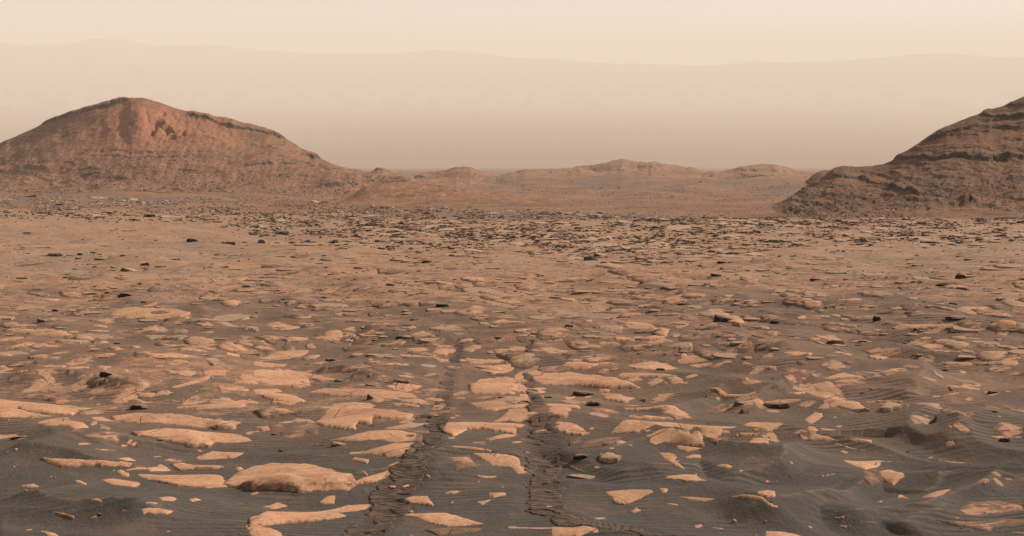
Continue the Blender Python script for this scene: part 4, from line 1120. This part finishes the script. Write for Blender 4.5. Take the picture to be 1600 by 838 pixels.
# ------------------------------------------------------------------ loose rocks, each one placed by hand: u, v(base), width px, height px, wedge, arc, material, label
RK = [
 (1215, 640, 52, 10, 0.1, 0.2, 'D', 'long blackish rock lying flat on the sand right of a small pale-tipped wedge'),
 (1158, 636, 26, 10, 0.7, 0.0, 'G', 'small wedge rock with a pale tip just left of a long blackish rock'),
 (1136, 506, 48, 17, 0.75, 0.0, 'D', 'big tilted slab with a black left face on the open plain'),
 (1211, 508, 18, 8, 0.3, 0.0, 'D', 'black stone with a pale pebble behind it on the plain'),
 (1371, 503, 14, 12, 0.3, 0.0, 'D', 'small upright dark stone on the plain below the layered butte'),
 (1503, 436, 22, 8, 0.1, 0.3, 'D', 'black rounded boulder topping a little outcrop below the layered butte'),
 (1482, 448, 40, 6, 0.0, 0.0, 'D', 'long thin dark slab leaning toward the black rounded boulder'),
 (1503, 455, 22, 7, 0.3, 0.3, 'G', 'grey curved slab just below the black rounded boulder'),
 (1571, 692, 20, 9, 0.2, 0.0, 'D', 'chunky black rock at the right edge under a pale bedrock strip'),
 (1552, 617, 22, 8, 0.7, 0.0, 'D', 'black-ended rock with a pale slab trailing to the right edge'),
 (1555, 646, 10, 4, 0.4, 0.0, 'D', 'tiny dark stone alone on brown sand near the right edge'),
 (912, 620, 40, 8, 0.5, 0.8, 'D', 'arched dark rock edge above the right wheel track'),
 (928, 636, 30, 9, 0.4, 1.0, 'D', 'second arched dark rock, just below the first one near the wheel track'),
 (908, 719, 26, 6, 0.2, 0.5, 'D', 'thin black sliver just right of the right wheel track'),
 (912, 750, 60, 7, 0.5, 0.0, 'G', 'long thin pale-topped slab lying right of the right wheel track'),
 (578, 626, 12, 15, 0.8, 0.0, 'D', 'pointed dark fin of rock at the corner of a pale slab'),
 (531, 598, 20, 6, 0.5, 0.0, 'D', 'small black rock on the sand left of a broad pale slab'),
 (580, 606, 22, 7, 0.6, 0.0, 'D', 'low dark rock at the top edge of a broad pale slab'),
 (628, 599, 34, 4, 0.5, 0.0, 'D', 'thin dark sliver by the left wheel track'),
 (517, 566, 25, 5, 0.3, 0.8, 'D', 'gently arched dark slab on a drift of brown sand'),
 (566, 533, 22, 8, -0.5, 0.0, 'D', 'grey-green rock with a blunt dark right end in mid plain'),
 (627, 531, 22, 6, 0.1, 0.3, 'D', 'dark flat stone a little left of the upper wheel track'),
 (693, 481, 26, 8, 0.5, 0.0, 'D', 'dark bar-shaped rock on the plain above the wheel tracks'),
 (512, 468, 26, 6, 0.8, 0.0, 'D', 'dark-headed rock with a long low tail on the plain'),
 (610, 448, 20, 6, 0.5, 0.0, 'D', 'small dark wedge alone on flat bedrock below the knolls'),
 (647, 502, 16, 3, 0.1, 0.0, 'D', 'short black flake left of the dark bar-shaped rock'),
 (196, 465, 30, 7, 0.3, 0.6, 'D', 'black arched rock on the left plain above an orange-topped slab'),
 (168, 460, 14, 4, 0.1, 0.0, 'G', 'reddish-grey flake beside the black arched rock'),
 (150, 471, 16, 3, 0.1, 0.0, 'D', 'flat dark flake below left of the black arched rock'),
 (85, 488, 12, 4, 0.1, 0.6, 'D', 'lone small dark stone on the far left plain'),
 (66, 505, 22, 9, 0.8, 0.0, 'G', 'grey ridge-like rock sloping down to the right near the left edge'),
 (140, 537, 16, 4, -0.3, 0.0, 'D', 'black tip at the end of a pale flat slab'),
 (182, 539, 12, 3, 0.1, 0.0, 'D', 'thin dark flake right of the pale flat slab with a black tip'),
 (165, 590, 26, 10, 0.7, 0.6, 'D', 'curved dark-rimmed rock beside a cracked grey slab'),
 (216, 641, 32, 8, 0.4, 0.9, 'D', 'dark curved sliver standing on sand above a long pale slab'),
 (29, 687, 28, 5, -0.3, 0.0, 'D', 'black sliver at the left edge of the sand'),
 (249, 690, 14, 5, 0.5, 0.0, 'D', 'black corner of a tilted pale slab'),
 (155, 808, 8, 6, 0.4, 0.0, 'D', 'tiny black pointed stone alone in the dark sand at lower left'),
 (529, 698, 34, 8, 0.7, 0.0, 'G', 'grey-brown plank-like rock tilted down toward the centre'),
 (428, 681, 12, 4, 0.4, 0.0, 'D', 'black chip beside small pale slabs'),
 (439, 707, 9, 4, 0.3, 0.0, 'D', 'small dark chip on the tail of a pale slab'),
 (778, 531, 12, 4, 0.2, 0.3, 'D', 'little dark stone between the two upper wheel tracks'),
 (889, 514, 16, 8, 0.1, 0.4, 'G', 'rounded grey boulder above the start of the right track'),
 (785, 624, 16, 5, 0.5, 0.0, 'D', 'small black rock between the wheel tracks'),
 (856, 623, 18, 4, -0.3, 0.0, 'D', 'dark flat chip touching a small grey slab'),
 (822, 630, 16, 4, 0.2, 0.0, 'D', 'black-edged chip at the head of the dark right track'),
 (1032, 580, 18, 4, 0.1, 0.8, 'D', 'short black arched rock in front of a pale slab'),
 (1023, 524, 12, 3, 0.1, 0.3, 'D', 'thin dark flake on the plain right of centre'),
 (1068, 478, 24, 5, 0.1, 0.0, 'D', 'black flat rock in a grey sandy patch of the plain'),
 (947, 490, 30, 3, 0.2, 0.0, 'D', 'long thin black flake above the rounded grey boulder'),
 (995, 480, 10, 4, 0.4, 0.0, 'D', 'small dark rock at the end of a pale streak'),
 (1306, 540, 34, 8, 0.3, 0.9, 'G', 'grey arched rock half buried in the plain'),
 (1350, 537, 24, 5, 0.2, 0.6, 'G', 'flat grey slab right of the grey arched rock'),
 (1380, 523, 12, 3, 0.1, 0.5, 'D', 'small black stone above the flat grey slab'),
 (1500, 501, 44, 6, 0.7, 0.0, 'D', 'long dark bar tapering to the right beside a pale slab'),
 (1553, 508, 10, 7, 0.3, 0.0, 'G', 'blunt grey stone on the left of a rounded orange slab'),
 (1276, 441, 22, 5, 0.1, 0.0, 'D', 'dark flat rock at the end of a grey sand streak'),
 (1467, 475, 9, 3, 0.2, 0.0, 'D', 'small dark stone left of the pair in the outcrop'),
 (1490, 477, 15, 4, 0.1, 0.0, 'D', 'dark flat stone above a pale slab in the outcrop'),
 (1478, 484, 12, 4, 0.3, 0.0, 'D', 'black chip at the upper left corner of the pale outcrop slab'),
 (1572, 484, 18, 3, 0.1, 0.0, 'D', 'thin dark flake right of the pale outcrop slab'),
 (1566, 471, 20, 5, 0.4, 0.3, 'G', 'reddish-grey arched slab near the right edge'),
 (1590, 474, 12, 6, 0.3, 0.0, 'G', 'grey boulder at the right edge beside an arched slab'),
 (1597, 440, 12, 5, 0.1, 0.2, 'D', 'black rock cut by the right edge, upper of two'),
 (1598, 447, 12, 5, 0.1, 0.2, 'D', 'black rock cut by the right edge, lower of two'),
 (300, 379, 20, 7, 0.3, 0.5, 'D', 'black dome-shaped rock on the smooth plain below the broad butte'),
 (354, 382, 26, 4, -0.2, 0.0, 'D', 'low dark rock right of the black dome-shaped rock'),
 (408, 381, 14, 6, 0.0, 0.4, 'G', 'brown triangular stone on the smooth plain'),
 (84, 402, 30, 6, -0.2, 0.0, 'D', 'largest dark flat rock on the left plain'),
 (125, 400, 12, 4, 0.0, 0.0, 'D', 'small dark rock right of the largest flat rock on the left plain'),
 (145, 397, 11, 3, 0.0, 0.3, 'D', 'dark flake farther right in the row on the left plain'),
 (122, 406, 13, 3, 0.4, 0.0, 'D', 'thin dark flake in front of the row on the left plain'),
 (192, 402, 13, 4, 0.3, 0.2, 'G', 'grey stone on the smooth left plain'),
 (250, 419, 22, 3, 0.2, 0.4, 'D', 'long dark flake at the left end of a bedrock crack'),
 (33, 437, 18, 4, 0.6, 0.0, 'D', 'dark rock ending a thin bedrock step at the left edge'),
 (106, 431, 20, 3, -0.3, 0.0, 'D', 'thin black flake above two others on the left plain'),
 (102, 436, 12, 3, 0.1, 0.0, 'D', 'short dark flake under the thin black one on the left plain'),
 (120, 436, 14, 3, -0.2, 0.0, 'G', 'grey flake beside the short dark one on the left plain'),
 (41, 366, 14, 3, -0.3, 0.0, 'D', 'small dark flake near the left edge under the rubble belt'),
 (9, 334, 14, 4, 0.2, 0.0, 'D', 'dark slab at the left edge of the rubble belt'),
 (64, 335, 20, 4, 0.0, 0.2, 'D', 'dark slab group head in the rubble belt near the left edge'),
 (92, 322, 18, 4, -0.1, 0.0, 'D', 'black slab at the top of the rubble belt on the left'),
 (166, 335, 26, 5, 0.3, 0.0, 'D', 'black tilted slab left of the blackest slab in the belt'),
 (205, 339, 28, 4, 0.2, 0.0, 'D', 'low dark slab touching the blackest slab in the belt'),
 (232, 340, 21, 6, 0.3, 0.3, 'D', 'blackest thick slab at the lower edge of the rubble belt'),
 (302, 342, 30, 4, -0.1, 0.0, 'D', 'long thin dark slab right of the blackest thick slab'),
 (395, 356, 24, 4, 0.1, 0.0, 'D', 'long dark slab in the belt under the right flank of the broad butte'),
 (475, 350, 20, 5, 0.0, 0.2, 'D', 'thick black slab in the middle of the left belt'),
 (440, 368, 30, 9, -0.4, 0.3, 'G', 'large tilted grey slab raised on its right end'),
 (538, 374, 16, 4, -0.4, 0.0, 'D', 'dark slab tilting up to the right in the belt'),
 (563, 377, 24, 3, 0.0, 0.0, 'D', 'straight thin black slab next to a curved one'),
 (594, 379, 22, 4, 0.4, 0.6, 'D', 'curved black slab right of the straight thin one'),
 (595, 391, 14, 5, 0.5, 0.0, 'D', 'short black block under the curved black slab'),
 (578, 364, 14, 6, 0.6, 0.0, 'D', 'dark slab leaning down to the right above the curved one'),
 (1060, 387, 24, 4, 0.3, 0.7, 'D', 'arched black slab in the belt right of centre'),
 (992, 380, 24, 3, -0.1, 0.0, 'D', 'straight dark slab left of the arched black slab'),
 (942, 377, 18, 4, 0.5, 0.0, 'D', 'dark slab end at the middle of the belt'),
 (1050, 376, 15, 5, 0.5, 0.0, 'D', 'black wedge behind the arched black slab'),
 (1088, 398, 26, 5, 0.6, 0.0, 'D', 'black slab dipping right, in front of the arched black slab'),
 (1112, 395, 14, 4, 0.5, 0.0, 'D', 'dark block right of the slab dipping right'),
 (1128, 412, 16, 4, 0.6, 0.0, 'D', 'dark wedge in front of the slab group right of centre'),
 (823, 395, 24, 4, 0.5, 0.0, 'D', 'dark forked slab in front of the central belt'),
 (921, 408, 22, 9, -0.2, 0.3, 'G', 'grey boulder with a brown left shoulder in mid plain'),
 (1010, 416, 20, 3, 0.0, 0.0, 'G', 'flat grey slab below a round pale slab'),
 (1210, 380, 24, 5, 0.0, 0.0, 'D', 'black slab heading the thin line of rocks on the right'),
 (1231, 380, 16, 3, 0.3, 0.0, 'D', 'black flake just right of the slab heading the line'),
 (1342, 380, 18, 3, 0.2, 0.0, 'D', 'small dark flake at the middle of the line of rocks'),
 (1455, 381, 34, 5, 0.4, 0.0, 'D', 'long dark slab alone at the right end of the line'),
 (1532, 377, 16, 4, 0.0, 0.5, 'D', 'dark arched stone right of the long dark slab'),
 (1559, 377, 14, 3, 0.0, 0.2, 'D', 'small dark stone farther right beyond the long dark slab'),
 (1210, 366, 12, 4, 0.2, 0.3, 'D', 'small black stone left of the foot of the layered butte'),
 (1442, 351, 18, 4, 0.3, 0.0, 'D', 'black stone against the rubble foot of the layered butte'),
 (1596, 350, 14, 5, 0.0, 0.0, 'D', 'dark stone at the right edge under the layered butte'),
 (667, 412, 20, 4, 0.0, 0.5, 'D', 'dark arched flake on the central plain'),
 (508, 409, 24, 4, 0.2, 0.0, 'D', 'dark two-lobed flake on the plain below the left belt'),
 (560, 421, 18, 4, 0.3, 0.0, 'G', 'grey stone with a shadowy tail on the central plain'),
 (706, 402, 12, 4, 0.0, 0.4, 'G', 'green-grey stone on the central plain'),
 (655, 397, 12, 3, 0.4, 0.0, 'D', 'tiny dark wedge left of the green-grey stone'),
 (777, 422, 16, 3, 0.2, 0.0, 'D', 'dark flake at the end of a thin bedrock line'),
 (615, 427, 16, 3, 0.1, 0.2, 'D', 'small dark flake under the dark arched flake'),
 (420, 443, 14, 4, 0.3, 0.0, 'G', 'grey bush-like lumpy stone left of centre plain'),
 (386, 450, 18, 4, 0.1, 0.4, 'G', 'low green-grey stone on the left plain'),
 (920, 441, 12, 3, -0.4, 0.0, 'D', 'black fleck at the tip of a grey sand patch'),
 (870, 468, 30, 4, 0.0, 0.0, 'G', 'low purple-grey slab on the central plain'),
 (1120, 432, 20, 3, 0.5, 0.0, 'D', 'dark flake starting a line of low steps'),
]
print('loose rocks', len(RK))
_ru = np.array([r[0] for r in RK], float); _rv = np.array([r[1] for r in RK], float)
_X, _Y, _Z = p2w(_ru, _rv - 1.0, G)
for i, (u0, v0, wp, hp, wedge, arc, mm, lab) in enumerate(RK):
    X, Y, Z = _X[i], _Y[i], _Z[i]
    mpp = math.hypot(Y, Z) / F
    wdt = wp * mpp; hgt = hp * mpp * 0.72; dep = max(min(wdt * 0.42, 1.2), hgt * 1.1)
    wdg = abs(wedge)
    me = rock_mesh(wdt, dep, hgt, 40 + i, min(wdg, 0.85), arc * 0.6)
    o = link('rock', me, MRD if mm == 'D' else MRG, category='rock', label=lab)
    o.location = (X, Y + dep * 0.4, G(np.array([X]), np.array([Y + dep * .4]))[0] )
    o.rotation_euler = (0, 0, (math.pi if wedge < 0 else 0) + random.uniform(-.15, .15))

# ------------------------------------------------------------------ haze
hb = NT('dusty_air'); hm = hb.m; hm.node_tree.nodes.clear()
pv = hm.node_tree.nodes.new('ShaderNodeVolumePrincipled'); out = hm.node_tree.nodes.new('ShaderNodeOutputMaterial')
pv.inputs['Color'].default_value = HAZE_COLOR + (1,); pv.inputs['Density'].default_value = HAZE_DENSITY; pv.inputs['Anisotropy'].default_value = 0.0
hm.node_tree.links.new(pv.outputs[0], out.inputs['Volume'])
hx, z0, z1 = 28500.0, -561.5, 1000.0
bv = [(-hx, -hx, z0), (hx, -hx, z0), (hx, hx, z0), (-hx, hx, z0), (-hx, -hx, z1), (hx, -hx, z1), (hx, hx, z1), (-hx, hx, z1)]
bf = [(0, 3, 2, 1), (4, 5, 6, 7), (0, 1, 5, 4), (1, 2, 6, 5), (2, 3, 7, 6), (3, 0, 4, 7)]
me = bpy.data.meshes.new('haze'); me.from_pydata(bv, [], bf)
link('haze', me, hm, kind='stuff', label='pale dusty air that fades the far valley and crater rim')
print('tris', sum(len(o.data.polygons) for o in S.objects if o.type == 'MESH') )
tick('end')
